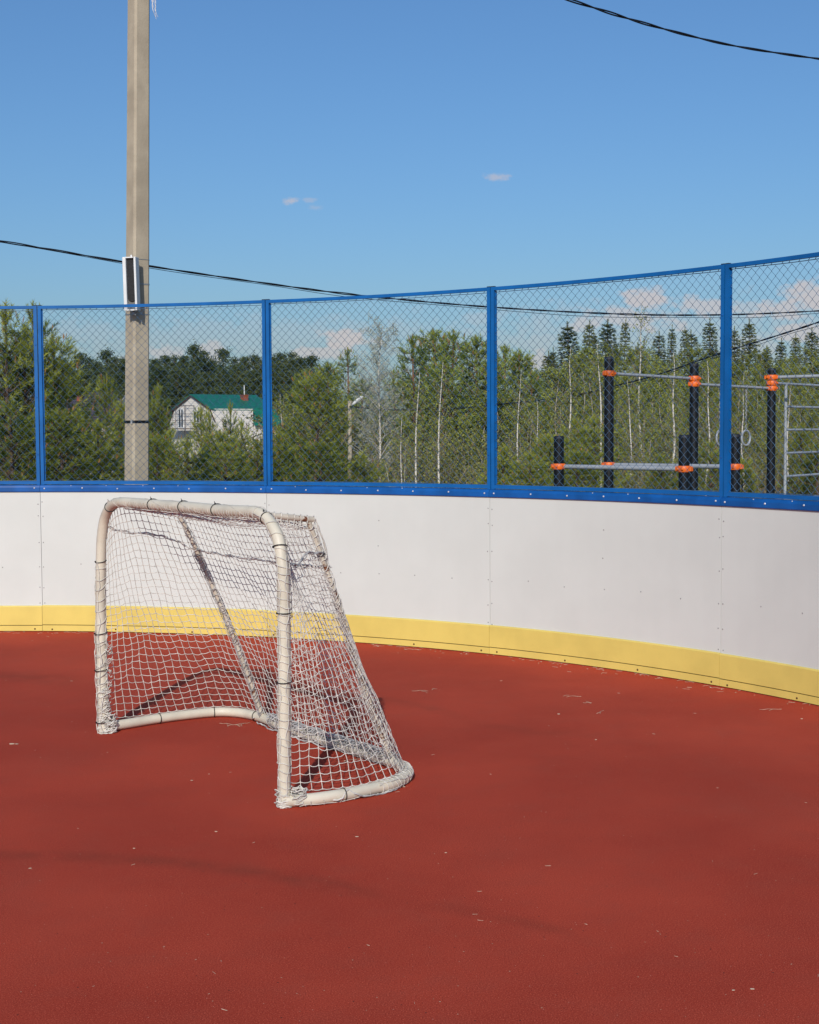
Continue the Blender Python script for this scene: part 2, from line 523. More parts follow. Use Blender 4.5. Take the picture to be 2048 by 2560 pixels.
BLAB = ['white rink board panel cut by the left edge of the photo, left of the goal',
        'white rink board panel directly behind the left goal post, below the concrete pole',
        'white rink board panel half hidden by the right goal post and its slanting net',
        'white rink board panel right of the goal, below the low exercise bars',
        'white rink board panel cut by the right edge of the photo']
FLAB = ['blue framed mesh fence panel at the far left in front of the tallest pine tip',
        'blue framed mesh fence panel in front of the concrete pole and the green roofed house',
        'blue framed mesh fence panel in front of the distant street lamp',
        'blue framed mesh fence panel in front of the black workout posts and spruce tops',
        'blue framed mesh fence panel at the far right in front of the grey ladder']
EPS = .0008
for k in range(5):
    f = panel_path(k); s0, s1 = EPS, 1 - EPS
    jz = random.uniform(-.004, .004)
    root = empty('rink_board', f(.5)[0])
    inv = Matrix.Translation(-f(.5)[0])

    def put(mb, name, mat, parent=root):
        o = mb.build(name, mat, parent); o.data.transform(inv); return o
    mb = MB(); sweep(mb, f, [(.012, .004), (0, .004), (0, 1.19), (.012, 1.19)], s0, s1); face = put(mb, 'white_face', M['white_board'])
    mb = MB()
    sweep(mb, f, [(-.0015, .0575 + jz), (-.013, .0575 + jz), (-.013, .212 + jz), (-.009, .219 + jz), (-.0015, .222 + jz)], s0, s1)
    kp = put(mb, 'kick_plate', M['yellow'])
    mb = MB(); sweep(mb, f, [(-.0015, .006), (-.013, .006), (-.013, .0515 + jz), (-.0015, .0515 + jz)], s0, s1)
    kp = put(mb, 'base_strip', M['yellow'])
    mb = MB(); sweep(mb, f, [(-.001, .053 + jz), (-.007, .053 + jz), (-.007, .056 + jz), (-.001, .056 + jz)], s0, s1); put(mb, 'groove', M['groove'], kp)
    mb = MB()
    sweep(mb, f, [(.07, 1.1845), (-.010, 1.1845), (-.013, 1.190), (-.012, 1.222), (-.006, 1.2375), (.006, 1.243), (.07, 1.243)], s0, s1)
    cap = put(mb, 'cap_rail', M['blue_cap'])
    for i in range(7):
        s = .022 + .956 * i / 6 + random.uniform(-.004, .004)
        disc1('bolt_head', M['bolt'], cap, inv, f, s, 1.214 + random.uniform(-.004, .004), .0068, -.0125, .005, 10)
        if random.random() < .5 and 0 < i < 6: disc1('bolt_head', M['bolt'], cap, inv, f, s - .05, 1.2375, .004, -.006, .003, 8)
    for z in (1.09, .981, .767, .552, .381, .240):
        for s in (.009, .991): disc1('screw', M['screw'], face, inv, f, s + random.uniform(-.002, .002), z + random.uniform(-.012, .012), .0048, 0)
    for z in (.98, .78, .56): disc1('screw', M['screw'], face, inv, f, .5 + random.uniform(-.004, .004), z, .0048, 0)
    for q in (1, 2, 4, 5): disc1('screw', M['screw'], face, inv, f, q / 6 + random.uniform(-.006, .006), .56 + random.uniform(-.015, .015), .0048, 0)
    for s in (.036, .33, .66, .966): disc1('screw', M['rust'], kp, inv, f, s + random.uniform(-.01, .01), .022 + random.uniform(-.003, .004), .0075, -.013, .003)['label'] = 'rusty screw'
    # steel frame behind the board
    for s in (.03, .5, .97):
        mb = MB(); sweep(mb, f, [(.0125, -.06), (.0125, 1.184), (.0525, 1.184), (.0525, -.06)], s - .01, s + .01, 1); put(mb, 'rear_stud', M['steel'])
    for z in (.3, .75):
        mb = MB(); sweep(mb, f, [(.0145, z), (.0145, z + .04), (.05, z + .04), (.05, z)], .045, .485, 6); sweep(mb, f, [(.0145, z), (.0145, z + .04), (.05, z + .04), (.05, z)], .515, .955, 6); put(mb, 'rear_rail', M['steel'])
    tag(root, BLAB[k], 'rink board', 'white rink boards with yellow kick plates')

    # --- mesh fence panel on top
    root2 = empty('mesh_fence_panel', f(.5)[0] + Vector((0, 0, 1.243)))
    inv2 = Matrix.Translation(-(f(.5)[0] + Vector((0, 0, 1.243))))

    def put2(mb, name, mat, parent=root2):
        o = mb.build(name, mat, parent); o.data.transform(inv2); return o
    ZB, ZT = 1.2445, 2.747
    O0, O1 = .012, .040
    L = 2.0
    ws = .027 / L
    e0 = .004 / L
    mb = MB()
    for a_, b_ in ((e0, e0 + ws), (1 - e0 - ws, 1 - e0)):
        sweep(mb, f, [(O1, ZB), (O0, ZB), (O0, ZT), (O1, ZT)], a_, b_, 1)
    g = e0 + ws
    sweep(mb, f, [(O1, ZT - .026), (O0, ZT - .026), (O0, ZT - .001), (O1, ZT - .001)], g, 1 - g, 16)
    sweep(mb, f, [(O1, ZB + .004), (O0, ZB + .004), (O0, ZB + .030), (O1, ZB + .030)], g, 1 - g, 16)
    # thin flat bar holding the mesh edge, set back beside each upright
    for a_, b_ in ((g, g + .008 / L), (1 - g - .008 / L, 1 - g)):
        sweep(mb, f, [(O1 + .002, ZB + .032), (O1 - .006, ZB + .032), (O1 - .006, ZT - .028), (O1 + .002, ZT - .028)], a_, b_, 1)
    put2(mb, 'frame', M['blue_paint'])
    for sgn in (0, 1):
        mb = MB(); a_, b_ = ((e0, e0 + ws), (1 - e0 - ws, 1 - e0))[sgn]
        sweep(mb, f, [(O1 + .001, ZT), (O0 - .001, ZT), (O0 + .002, ZT + .0055), (O1 - .002, ZT + .0055)], a_, b_, 1)
        put2(mb, 'post_cap', M['cap_black'])
    # chain link: zig-zag wires
    mb = MB(); d = .066; s_lo, s_hi = g + .004 / L, 1 - g - .004 / L
    z_lo, z_hi = ZB + .036, ZT - .044
    nz_ = int(round((z_hi - z_lo) / (d / 2))); dz = (z_hi - z_lo) / nz_
    wv = random.uniform(0, 6)

    def mp(x, z, o_):
        s = x / L; p, nn = f(s)
        wob = .004 * math.sin(x * 2.3 + z * 1.7 + wv) + .002 * math.sin(x * 9 + z * 7)
        return Vector((p.x + nn.x * (.030 + o_), p.y + nn.y * (.030 + o_), z + wob * .6)) + Vector((nn.y, -nn.x, 0)) * wob
    x = s_lo * L; j = 0
    while x < s_hi * L - .004:
        mb.tube([mp(min(x + (d / 2 if (i + j) % 2 else 0), s_hi * L), z_lo + dz * i, (.0022 if (i + j) % 2 else -.0022))
                 for i in range(nz_ + 1)], .00185, 4, smooth=False, caps=False)
        x += d / 2; j += 1
    put2(mb, 'wire_mesh', M['blue_wire'])
    for z in (z_hi + .006, z_lo - .004):
        mb = MB(); mb.tube([mp(s_lo * L + (s_hi - s_lo) * L * i / 24, z, 0) for i in range(25)], .0026, 5)
        if z > 2:                                                    # short lacing that ties the mesh to the top rail
            x = s_lo * L + .03
            while x < s_hi * L - .03:
                mb.tube([mp(x, z_hi + .004, -.002), mp(x + .012, ZT - .027, 0)], .0022, 4); x += random.uniform(.05, .09)
        put2(mb, 'tension_wire', M['blue_wire'])
    for z in (1.5, 1.98, 2.42):
        disc1('frame_bolt', M['blue_cap'], root2, inv2, f, 1 - e0 - ws * .45, z, .006, O0, .004)
    tag(root2, FLAB[k], 'fence panel', 'blue mesh fence panels on the boards')

# ------------------------------------------------------------------ concrete pole with loudspeaker and cables
PY = 16.0
pb = at(341.3, 1215, PY); pt_ = at(346.3, 0, PY); LEAN = (pt_.x - pb.x) / (pt_.z - pb.z)
PH = 10.6
KP = PY / 12.95
root = empty('utility_pole', (pb.x - LEAN * pb.z, PY, gz(pb.x, PY)))
root['label'] = 'square concrete utility pole rising behind the mesh fence'; root['category'] = 'pole'


def sq_ring(cx, cy, z, h, ch, ang):
    pts = []
    for qx, qy in ((1, -1), (1, 1), (-1, 1), (-1, -1)):
        for t in (0, 1):
            if (qx * qy > 0) ^ t: p = (qx * (h - ch), qy * h)
            else: p = (qx * h, qy * (h - ch))
            pts.append(Vector((cx + p[0] * math.cos(ang) - p[1] * math.sin(ang), cy + p[0] * math.sin(ang) + p[1] * math.cos(ang), z)))
    return pts


mb = MB(); vs = []; nlev = 26
for i in range(nlev + 1):
    z = -.6 + (PH + .6) * i / nlev
    h = (.0875 - .0018 * z) * KP
    lean = LEAN * z
    vs += sq_ring(lean + random.uniform(-.0008, .0008), 0, z, h, .022, math.radians(41))
# order each ring by angle so that the faces join up
out = []
for i in range(nlev + 1):
    r_ = vs[i * 8:(i + 1) * 8]; cx = sum(p.x for p in r_) / 8; cy = sum(p.y for p in r_) / 8
    out += sorted(r_, key=lambda p: math.atan2(p.y - cy, p.x - cx))
mb.add(out, [(i * 8 + j, i * 8 + (j + 1) % 8, i * 8 + 8 + (j + 1) % 8, i * 8 + 8 + j) for i in range(nlev) for j in range(8)], True)
mb.add(out[-8:], [tuple(range(8))])
sh = mb.build('shaft', M['concrete'], root)
sh.data.polygons.foreach_set('use_smooth', [False] * len(sh.data.polygons))
mb = MB()
ZS = at(341, 1058, PY).z - root.location.z
for z in (ZS,):
    h = (.0875 - .0018 * z) * KP + .0035
    r_ = sq_ring(LEAN * z, 0, z, h, .022, math.radians(41)); cx = LEAN * z
    r_ = sorted(r_, key=lambda p: math.atan2(p.y, p.x - cx))
    for dz_ in (0,):
        mb.add(r_ + [p + Vector((0, 0, .030)) for p in r_], [(j, (j + 1) % 8, 8 + (j + 1) % 8, 8 + j) for j in range(8)])
o = mb.build('strap', M['tie'], root)
mb = MB(); p = Vector((.005, -.142, ZS + .014)); mb.box(p, .018, .012, .04); mb.build('buckle', M['steel'], root)

sp_t = at(331, 643.5, PY - .24); sp_b = at(332, 777, PY - .24)
SH = sp_t.z - sp_b.z; SW = .122 * KP; SDp = .11
sroot = empty('loudspeaker', sp_b, math.radians(-13)); sroot.rotation_euler = (math.radians(1.5), math.radians(-.7), math.radians(-9))
tag(sroot, 'white column loudspeaker with dark grille strapped to the concrete pole', 'loudspeaker')
mb = MB()
mb.box((-SW / 2 + .019, -.012, SH / 2), .038, SDp, SH, bev=.004); mb.box((SW / 2 - .012, -.012, SH / 2), .024, SDp, SH, bev=.004)
mb.box((0, -.012, SH - .006), SW - .062, SDp, .012); mb.box((0, -.012, .006), SW - .062, SDp, .012)
mb.box((0, SDp / 2 - .014, SH / 2), SW - .05, .008, SH - .024)
mb.build('casing', M['white_box'], sroot)
mb = MB(); gw = .0385 * KP * .93; gh = SH * .78; pts = []
for i in range(13):
    a = PI * i / 12; pts.append((.007 + gw * math.cos(a), -.038, SH * .175 + gh - gw + gw * math.sin(a)))
for i in range(13):
    a = PI + PI * i / 12; pts.append((.007 + gw * math.cos(a), -.038, SH * .175 + gw + gw * math.sin(a)))
mb.slab(pts, (0, .018, 0)); mb.build('grille', M['grille'], sroot)
mb = MB(); mb.box((.007, -.012, SH / 2), SW - .0625, .016, SH - .026); mb.build('backplate', M['grille_low'], sroot)
mb = MB()
mb.box((.016, -.03, SH + .008), .016, .006, .03, bev=.002); mb.build('lug', M['white_box'], sroot)
bpy.context.view_layer.update()
for z, hh in ((SH - .004, .006), (SH * .52, .014), (-.03, .012)):
    mb = MB()
    zz = sp_b.z + z - root.location.z
    h = (.0875 - .0018 * zz) * KP + .004
    r_ = sorted(sq_ring(root.location.x + LEAN * zz, PY, sp_b.z + z, h, .022, math.radians(41)), key=lambda p: math.atan2(p.y - PY, p.x - root.location.x - LEAN * zz))
    mb.add(r_ + [p + Vector((0, 0, hh)) for p in r_], [(j, (j + 1) % 8, 8 + (j + 1) % 8, 8 + j) for j in range(8)])
    st = mb.build('mounting_strap', M['steel'])
    st.parent = sroot; st.matrix_parent_inverse = sroot.matrix_world.inverted()
for q_ in ([(0, .03, SH * .52), (0, .10, SH * .52)], [(0, .03, -.025), (0, .10, -.025)], [(.0, .02, .004), (.035, -.01, -.05)]):
    mb = MB(); mb.tube(q_, .007, 6); mb.build('bracket', M['steel'], sroot)

# frayed white tape hanging beside the pole top
p0 = at(378, -60, PY - .12)
root = empty('frayed_tape', p0)
tag(root, 'frayed white plastic tape hanging beside the top of the concrete pole', 'tape')
mb = MB()
for q in range(9):
    pts = []; dx = random.uniform(-.022, .03); LL = random.choice((.25, .33, .38, .44, .46)); ph = random.uniform(0, 6)
    for i in range(16):
        t = i / 15
        pts.append(Vector((dx * (1 - t * .5) + .05 * t * t + .008 * math.sin(ph + t * 13), -.01 + .008 * math.cos(ph + t * 11), -LL * t)))
    mb.tube(pts, [.0035 * (1.1 - .5 * i / 15) for i in range(16)], 4)
for q in range(3):
    pts = [Vector((.165 + .006 * math.sin(q * 2 + i), 0, .1 - .035 * i - .01 * q)) for i in range(8)]
    mb.tube(pts, .003, 4)
mb.tube([(-.05, .1, .1), (.02, .0, .02), (.1, 0, .09), (.165, 0, .1)], .004, 5)
o = mb.build('strands', M['tape'], root)


def catmull(P, n=10):
    P = [Vector(p) for p in P]; Q = [P[0] * 2 - P[1]] + P + [P[-1] * 2 - P[-2]]; out = []
    for i in range(1, len(Q) - 2):
        for k in range(n):
            t = k / n; a, b_, c, d = Q[i - 1:i + 3]
            out.append(.5 * ((2 * b_) + (c - a) * t + (2 * a - 5 * b_ + 4 * c - d) * t * t + (3 * b_ - a - 3 * c + d) * t ** 3))
    out.append(P[-1]); return out


def cable(name, pts, r, label, strands=2, pitch=1.1, extra=None):
    path = catmull(pts, 24); mb = MB(); acc = 0
    for s_ in range(strands):
        q = []; acc = 0
        for i, p in enumerate(path):
            if i: acc += (p - path[i - 1]).length
            a = 2 * PI * acc / pitch + s_ * 2 * PI / strands
            gap = r * (.8 + .45 * max(0, math.sin(acc * 1.3)))
            q.append(p + Vector((0, math.cos(a) * gap, math.sin(a) * gap)))
        mb.tube(q, r, 5)
    if extra: mb.tube([p + Vector((0, 0, extra * min(1, .12 + 1.3 * i / len(path)) * (1 + .25 * math.sin(i * .15)))) for i, p in enumerate(path)], r * .5, 5)
    o = mb.build(name, M['cable']); tag(o, label, 'cable', 'overhead cables'); return o


cable('overhead_cable', [at(-260, 570, 15.8), at(0, 603, 16.6), at(341, 660, 17.4), at(650, 706, 18.3), at(890, 737, 19.2), at(1218, 767, 20.4), at(1550, 785, 21.7), at(1800, 787, 22.6), at(2048, 777, 23.5), at(2400, 755, 25)],
      .0075, 'long sagging twisted cable running behind the concrete pole across the whole photo', extra=-.045)
cable('overhead_cable', [at(1150, -90, 10.5), at(1300, -38, 10.8), at(1419, -2, 11), at(1500, 24, 11.2), at(1600, 55, 11.5), at(1720, 88, 11.8), at(1850, 117, 12.1), at(2048, 147, 12.5), at(2350, 185, 13.2)],
      .0065, 'twisted cable crossing the open sky at the top right corner', pitch=.8)
cable('overhead_cable', [at(872, 1016, 47), at(960, 1024, 44), at(1100, 1023, 40.5), at(1235, 1012, 37.5), at(1400, 994, 34), at(1500, 974, 32), at(1640, 938, 29.5), at(1780, 890, 27), at(1940, 840, 25), at(2048, 805, 23.8), at(2250, 735, 22)],
      .0095, 'cable rising from the distant street lamp to the right edge of the photo', extra=-.05)
cable('overhead_cable', [at(540, 1120, 66), at(600, 1103, 62), at(680, 1077, 57), at(760, 1050, 53), at(872, 1016, 47)],
      .013, 'short cable dropping from the distant street lamp towards the green roofed house', strands=2)

# distant street lamp
lp = at(874, 1002, 47.0)
root = empty('street_lamp', (lp.x, 47, gz(lp.x, 47)))
tag(root, 'distant concrete street lamp with a slanted white lamp head among the trees', 'street lamp')
LH = lp.z - root.location.z
mb = MB(); mb.tube([(0, 0, 0), (0, 0, LH * .5), (.01, 0, LH)], [.11, .085, .068], 8); mb.build('pole', M['concrete'], root)
mb = MB(); mb.tube([(-.02, -.05, LH - .30), (.05, -.08, LH - .20), (.13, -.10, LH - .10)], .024, 6); mb.build('arm', M['steel'], root)
q = Vector((.10, -.10, LH - .13)); dv = Vector((.34, -.12, .27)); mb = MB()
mb.tube([q, q + dv * .12, q + dv * .45, q + dv * .85, q + dv], [.025, .05, .062, .052, .025], 8); mb.build('lamp_head', M['white_box'], root)
mb = MB(); mb.tube([(-.1, 0, LH - .2), (.09, 0, LH - .2)], .025, 6); mb.build('cable_clamp', M['cap_black'], root)

# ------------------------------------------------------------------ hockey goal
GA = math.radians(-54.4)
groot = empty('hockey_goal', (-.570, 6.383, 0), GA)
tag(groot, 'worn cream tube goal with a sagging white net on the red court', 'hockey goal')


def L3(u, v, w_): return Vector((-u, v, w_))


R1 = .0275
# front frame (inverted U, rounded corners)
fr_pts = [(.0, 0, .0), (-.004, 0, .3), (-.012, 0, .7), (-.012, 0, 1.02), (.0, 0, 1.115), (.025, 0, 1.20), (.072, 0, 1.258), (.135, 0, 1.297), (.22, 0, 1.318), (.32, 0, 1.318),
          (.6, 0, 1.313), (.95, 0, 1.314), (1.3, 0, 1.311), (1.6, 0, 1.310), (1.72, 0, 1.306), (1.80, 0, 1.293), (1.87, 0, 1.258), (1.925, 0, 1.20), (1.958, 0, 1.12), (1.975, 0, 1.03), (1.992, 0, .8), (1.996, 0, .45), (1.99, 0, .2), (1.985, 0, 0)]
FR = catmull([L3(*p) for p in fr_pts], 6)
mb = MB(); mb.tube(FR, R1, 14); mb.build('front_frame', M['pipe'], groot)
# base hoop
bs = [(-.01, 0, .03), (-.055, .12, .029), (-.068, .3, .029), (-.056, .44, .029), (-.035, .57, .029), (.040, .695, .029), (.14, .775, .029), (.26, .812, .029), (.44, .822, .029), (.75, .82, .03), (1.1, .815, .031), (1.45, .825, .032), (1.65, .845, .031),
      (1.79, .845, .03), (1.91, .81, .03), (1.99, .74, .03), (2.025, .62, .03), (2.035, .4, .03), (2.01, .18, .03), (1.985, .01, .03)]
BS = catmull([L3(*p) for p in bs], 6)
mb = MB(); mb.tube(BS, .0275, 14); mb.build('base_hoop', M['pipe'], groot)
ST = [((.20, .015, 1.308), (.215, .30, 1.272)), ((1.66, .015, 1.30), (1.63, .325, 1.262))]
for a, b_ in ST:
    mb = MB(); A, B = L3(*a), L3(*b_)
    mb.tube([A, A.lerp(B, .5), B], .0150, 10)
    mb.build('roof_arm', M['pipe_rust'], groot)
BR = [[(.215, .275, 1.262), (.232, .40, .98), (.285, .62, .45), (.335, .815, .05)], [(1.63, .30, 1.252), (1.635, .415, 1.03), (1.65, .64, .55), (1.66, .835, .05)]]
BRC = [catmull([L3(*p) for p in q], 8) for q in BR]
for q in BRC:
    mb = MB(); mb.tube(q, .0125, 8); mb.build('rear_brace', M['pipe_rust'], groot)


# --- the net
def curve_fn(pts):
    P = catmull([Vector(p) for p in pts], 12)
    acc = [0]
    for i in range(1, len(P)): acc.append(acc[-1] + (P[i] - P[i - 1]).length)
    T = acc[-1]

    def f(t):
        x = max(0, min(1, t)) * T
        lo, hi = 0, len(acc) - 1
        while hi - lo > 1:
            md = (lo + hi) // 2
            if acc[md] <= x: lo = md
            else: hi = md
        d_ = acc[hi] - acc[lo]
        return P[lo].lerp(P[hi], (x - acc[lo]) / d_ if d_ > 1e-9 else 0)
    return f


def coons(top, bot, left, right):
    """surface over s (left to right), t (top to bottom)"""
    c00, c10, c01, c11 = top(0), top(1), bot(0), bot(1)

    def f(s, t):
        return (top(s) * (1 - t) + bot(s) * t + left(t) * (1 - s) + right(t) * s
                - (c00 * (1 - s) * (1 - t) + c10 * s * (1 - t) + c01 * (1 - s) * t + c11 * s * t))
    return f


def net(name, S, ns, nt_, defo, mat, r=.00185, seg=3, parent=groot, skip=0):
    ph = [random.uniform(0, 6.28) for _ in range(12)]

    def wob(s, t, k):
        a = s * ns; b_ = t * nt_
        return Vector((.004 * math.sin(a * .55 + b_ * .31 + ph[0]) + .004 * math.sin(a * 1.3 - b_ * .8 + ph[1]) + .0025 * math.sin(a * 3.1 + b_ * 2.3 + ph[2]),
                       .006 * math.sin(a * .45 - b_ * .37 + ph[3]) + .004 * math.sin(a * 1.1 + b_ * .9 + ph[4]),
                       .007 * math.sin(a * .5 + b_ * .2 + ph[5]) + .005 * math.sin(a * 1.25 + b_ * .7 + ph[6]) + .003 * math.sin(a * 2.9 + b_ * 1.9 + ph[7])))

    def pt(s, t):
        e = min(1, 6 * min(s, 1 - s, t, 1 - t) + .12)
        return S(s, t) + wob(s, t, 0) * (e * (.45 + .75 * t)) + defo(s, t)
    mb = MB()
    for j in range(nt_ + 1):
        n = ns * seg
        q = []
        for i in range(n + 1):
            p = pt(i / n, j / nt_); fr_ = (i % seg) / seg
            p.z -= .005 * 4 * fr_ * (1 - fr_)          # each mesh bar hangs a little between its knots
            q.append(p)
        mb.tube(q, r, 5)
    for i in range(ns + 1):
        n = nt_ * 2
        mb.tube([pt(i / ns, j / n) for j in range(n + 1)], r, 5)
    # knots
    for j in range(nt_ + 1):
        for i in range(ns + 1):
            p = pt(i / ns, j / nt_)
            mb.tube([p + Vector((-.0042, 0, .002)), p + Vector((.0042, 0, -.002))], r * 1.35, 4)
    return mb.build(name, mat, parent)


# edge curves (local, metres)
near_post = curve_fn([L3(.0, .028, 1.17), L3(-.012, .03, .8), L3(-.012, .03, .4), L3(-.005, .03, .07)])
near_brace = curve_fn([L3(.215, .315, 1.235), L3(.232, .405, 1.0), L3(.255, .53, .72), L3(.29, .67, .40), L3(.335, .83, .065)])
near_top = curve_fn([L3(-.008, .028, 1.13), L3(.008, .03, 1.19), L3(.075, .026, 1.252), L3(.17, .05, 1.285), L3(.21, .15, 1.277), L3(.215, .315, 1.235)])
near_bot = curve_fn([L3(-.005, .03, .07), L3(-.06, .28, .062), L3(-.032, .54, .064), L3(.06, .695, .066), L3(.17, .77, .066), L3(.335, .83, .065)])
far_post = curve_fn([L3(1.945, .02, 1.16), L3(1.99, .03, .8), L3(1.992, .03, .4), L3(1.985, .03, .08)])
far_brace = curve_fn([L3(1.63, .335, 1.232), L3(1.636, .43, 1.0), L3(1.645, .54, .76), L3(1.655, .69, .43), L3(1.665, .85, .065)])
far_top = curve_fn([L3(1.955, .02, 1.13), L3(1.925, .022, 1.18), L3(1.86, .02, 1.235), L3(1.74, .04, 1.275), L3(1.66, .13, 1.27), L3(1.63, .335, 1.232)])
far_bot = curve_fn([L3(1.985, .03, .08), L3(2.02, .25, .066), L3(2.03, .5, .066), L3(1.99, .73, .066), L3(1.87, .83, .066), L3(1.665, .85, .065)])
back_top = curve_fn([L3(.215, .315, 1.235), L3(.5, .335, 1.222), L3(.95, .345, 1.212), L3(1.35, .345, 1.218), L3(1.63, .335, 1.232)])
back_bot = curve_fn([L3(.335, .83, .065), L3(.75, .85, .068), L3(1.1, .835, .07), L3(1.45, .845, .07), L3(1.665, .85, .065)])
bar_edge = curve_fn([L3(.19, .012, 1.284), L3(.45, .006, 1.284), L3(.8, .006, 1.281), L3(1.2, .006, 1.279), L3(1.5, .008, 1.276), L3(1.68, .012, 1.275)])
roof_near = curve_fn([L3(.19, .012, 1.284), L3(.205, .16, 1.272), L3(.215, .315, 1.235)])
roof_far = curve_fn([L3(1.68, .012, 1.275), L3(1.655, .16, 1.265), L3(1.63, .335, 1.232)])


def side_defo(s, t):
    b_ = math.sin(PI * s) * math.sin(PI * min(1, t * 1.02))
    return L3(-.016 * b_, .0, -.03 * b_ * math.cos(PI * s * 1.1) - .03 * math.sin(PI * s) * (1 - t) * t * 2)


def far_defo(s, t):
    b_ = math.sin(PI * s) * math.sin(PI * t)
    return L3(.045 * b_, .02 * b_, -.03 * math.sin(PI * s) * math.sin(PI * t))


def back_defo(s, t):
    b_ = math.sin(PI * s) * math.sin(PI * t)
    return L3(0, .060 * b_, -.018 * math.sin(PI * s) * (1 - t) - .01 * b_)


def top_defo(s, t):
    return L3(0, 0, -.020 * math.sin(PI * t) * math.sin(PI * s) ** .7)


net('side_net', coons(near_top, near_bot, near_post, near_brace), 20, 31, side_defo, M['cord'])
net('side_net', coons(far_top, far_bot, far_post, far_brace), 19, 30, far_defo, M['cord'])
net('back_net', coons(back_top, back_bot, near_brace, far_brace), 33, 31, back_defo, M['cord'])
# roof net: s runs along the crossbar, t from the crossbar back to the seam
net('roof_net', coons(bar_edge, back_top, roof_near, roof_far), 33, 8, top_defo, M['cord'])


def jig(P, a, f=7.0):
    ph = [random.uniform(0, 6) for _ in range(6)]
    return [p + Vector((a * math.sin(i * f * .11 + ph[0]) + a * .6 * math.sin(i * f * .27 + ph[1]), a * math.sin(i * f * .13 + ph[2]), a * math.sin(i * f * .12 + ph[3]) + a * .6 * math.sin(i * f * .31 + ph[4]))) for i, p in enumerate(P)]


mb = MB()
for pts_ in ([(-.010, .03, 1.10), (.06, .12, 1.085), (.14, .22, 1.125), (.232, .375, 1.11)],
             [(.236, .41, 1.045), (.45, .44, 1.028), (.8, .455, 1.022), (1.2, .46, 1.018), (1.45, .45, 1.022), (1.64, .425, 1.03)],
             [(1.955, .025, 1.165), (1.90, .10, 1.135), (1.80, .24, 1.118), (1.73, .33, 1.085), (1.64, .43, 1.02)]):
    P = catmull([L3(*p) for p in pts_], 10)
    mb.tube(jig(P, .003), .0046, 6); mb.tube(jig([p + Vector((0, .004, -.006)) for p in P], .004), .0028, 5)
mb.build('seam_rope', M['rope'], groot)


# --- net wrapped round the tubes
def ring_frame(path, i):
    t = (path[min(i + 1, len(path) - 1)] - path[max(i - 1, 0)]).normalized()
    h = Vector((0, 1, 0)) if abs(t.y) < .8 else Vector((0, 0, 1))
    n = t.cross(h).normalized(); return t, n, t.cross(n)


def wraps(mb, path, R, step, i0=0, i1=None, r=.0020, tilt=.35, jit=.004, lines=4, start=0.0, span=2 * PI, amp=.004, skip=.0):
    """mesh lying round a tube: tilted loops across it plus cords along it"""
    i1 = len(path) - 1 if i1 is None else i1
    acc = [0.0]
    for i in range(1, len(path)): acc.append(acc[-1] + (path[i] - path[i - 1]).length)

    def P(x):
        i = 0
        while i < len(path) - 2 and acc[i + 1] < x: i += 1
        f_ = (x - acc[i]) / max(1e-9, acc[i + 1] - acc[i]); return path[i].lerp(path[i + 1], max(0, min(1, f_))), i
    x = acc[i0] + step * .5
    while x < acc[i1]:
        if random.random() > skip:
            ph = random.uniform(0, 6.28); tl = tilt * random.uniform(.6, 1.3) * R; q = []
            for k in range(19):
                a = start + span * k / 18
                p, i = P(max(acc[i0], min(acc[i1], x + tl * math.sin(a + ph * .15) + .003 * math.sin(3 * a + ph)))); t, n, b_ = ring_frame(path, i)
                rr = R + .0018 + jit * .35 * (1 + math.sin(2 * a + ph))
                q.append(p + (n * math.cos(a) + b_ * math.sin(a)) * rr)
            mb.tube(q, r, 5)
        x += step * random.uniform(.8, 1.2)
    for l in range(lines):
        a0 = start + span * (l + .5) / lines; ph = random.uniform(0, 6); q = []
        nn = max(4, int((acc[i1] - acc[i0]) / .02))
        for k in range(nn + 1):
            p, i = P(acc[i0] + (acc[i1] - acc[i0]) * k / nn); t, n, b_ = ring_frame(path, i)
            a = a0 + .22 * math.sin(k * .55 + ph) + .1 * math.sin(k * 1.3 + ph)
            q.append(p + (n * math.cos(a) + b_ * math.sin(a)) * (R + .0022 + amp * .3 * (1 + math.sin(k + ph))))
        mb.tube(q, r, 5)


def idx(path, cond):
    for i, p in enumerate(path):
        if cond(p): return i
    return len(path) - 1


i_top = idx(FR, lambda p: p.z > 1.13)
mb = MB(); wraps(mb, FR, R1, .036, 0, i_top, lines=5); wraps(mb, FR, R1, .07, i_top, idx(FR, lambda p: -p.x > .2), lines=2, r=.0016); mb.build('post_lacing', M['cord'], groot)
j0 = idx(FR, lambda p: -p.x > 1.95 and p.z < 1.0)
mb = MB(); wraps(mb, FR, R1, .06, j0, len(FR) - 1, lines=4, tilt=.8, jit=.005); wraps(mb, FR, R1 + .002, .06, idx(FR, lambda p: -p.x > 1.95 and p.z < .62), len(FR) - 1, lines=5, tilt=1.3, jit=.009, amp=.010)
mb.build('post_lacing', M['cord'], groot)
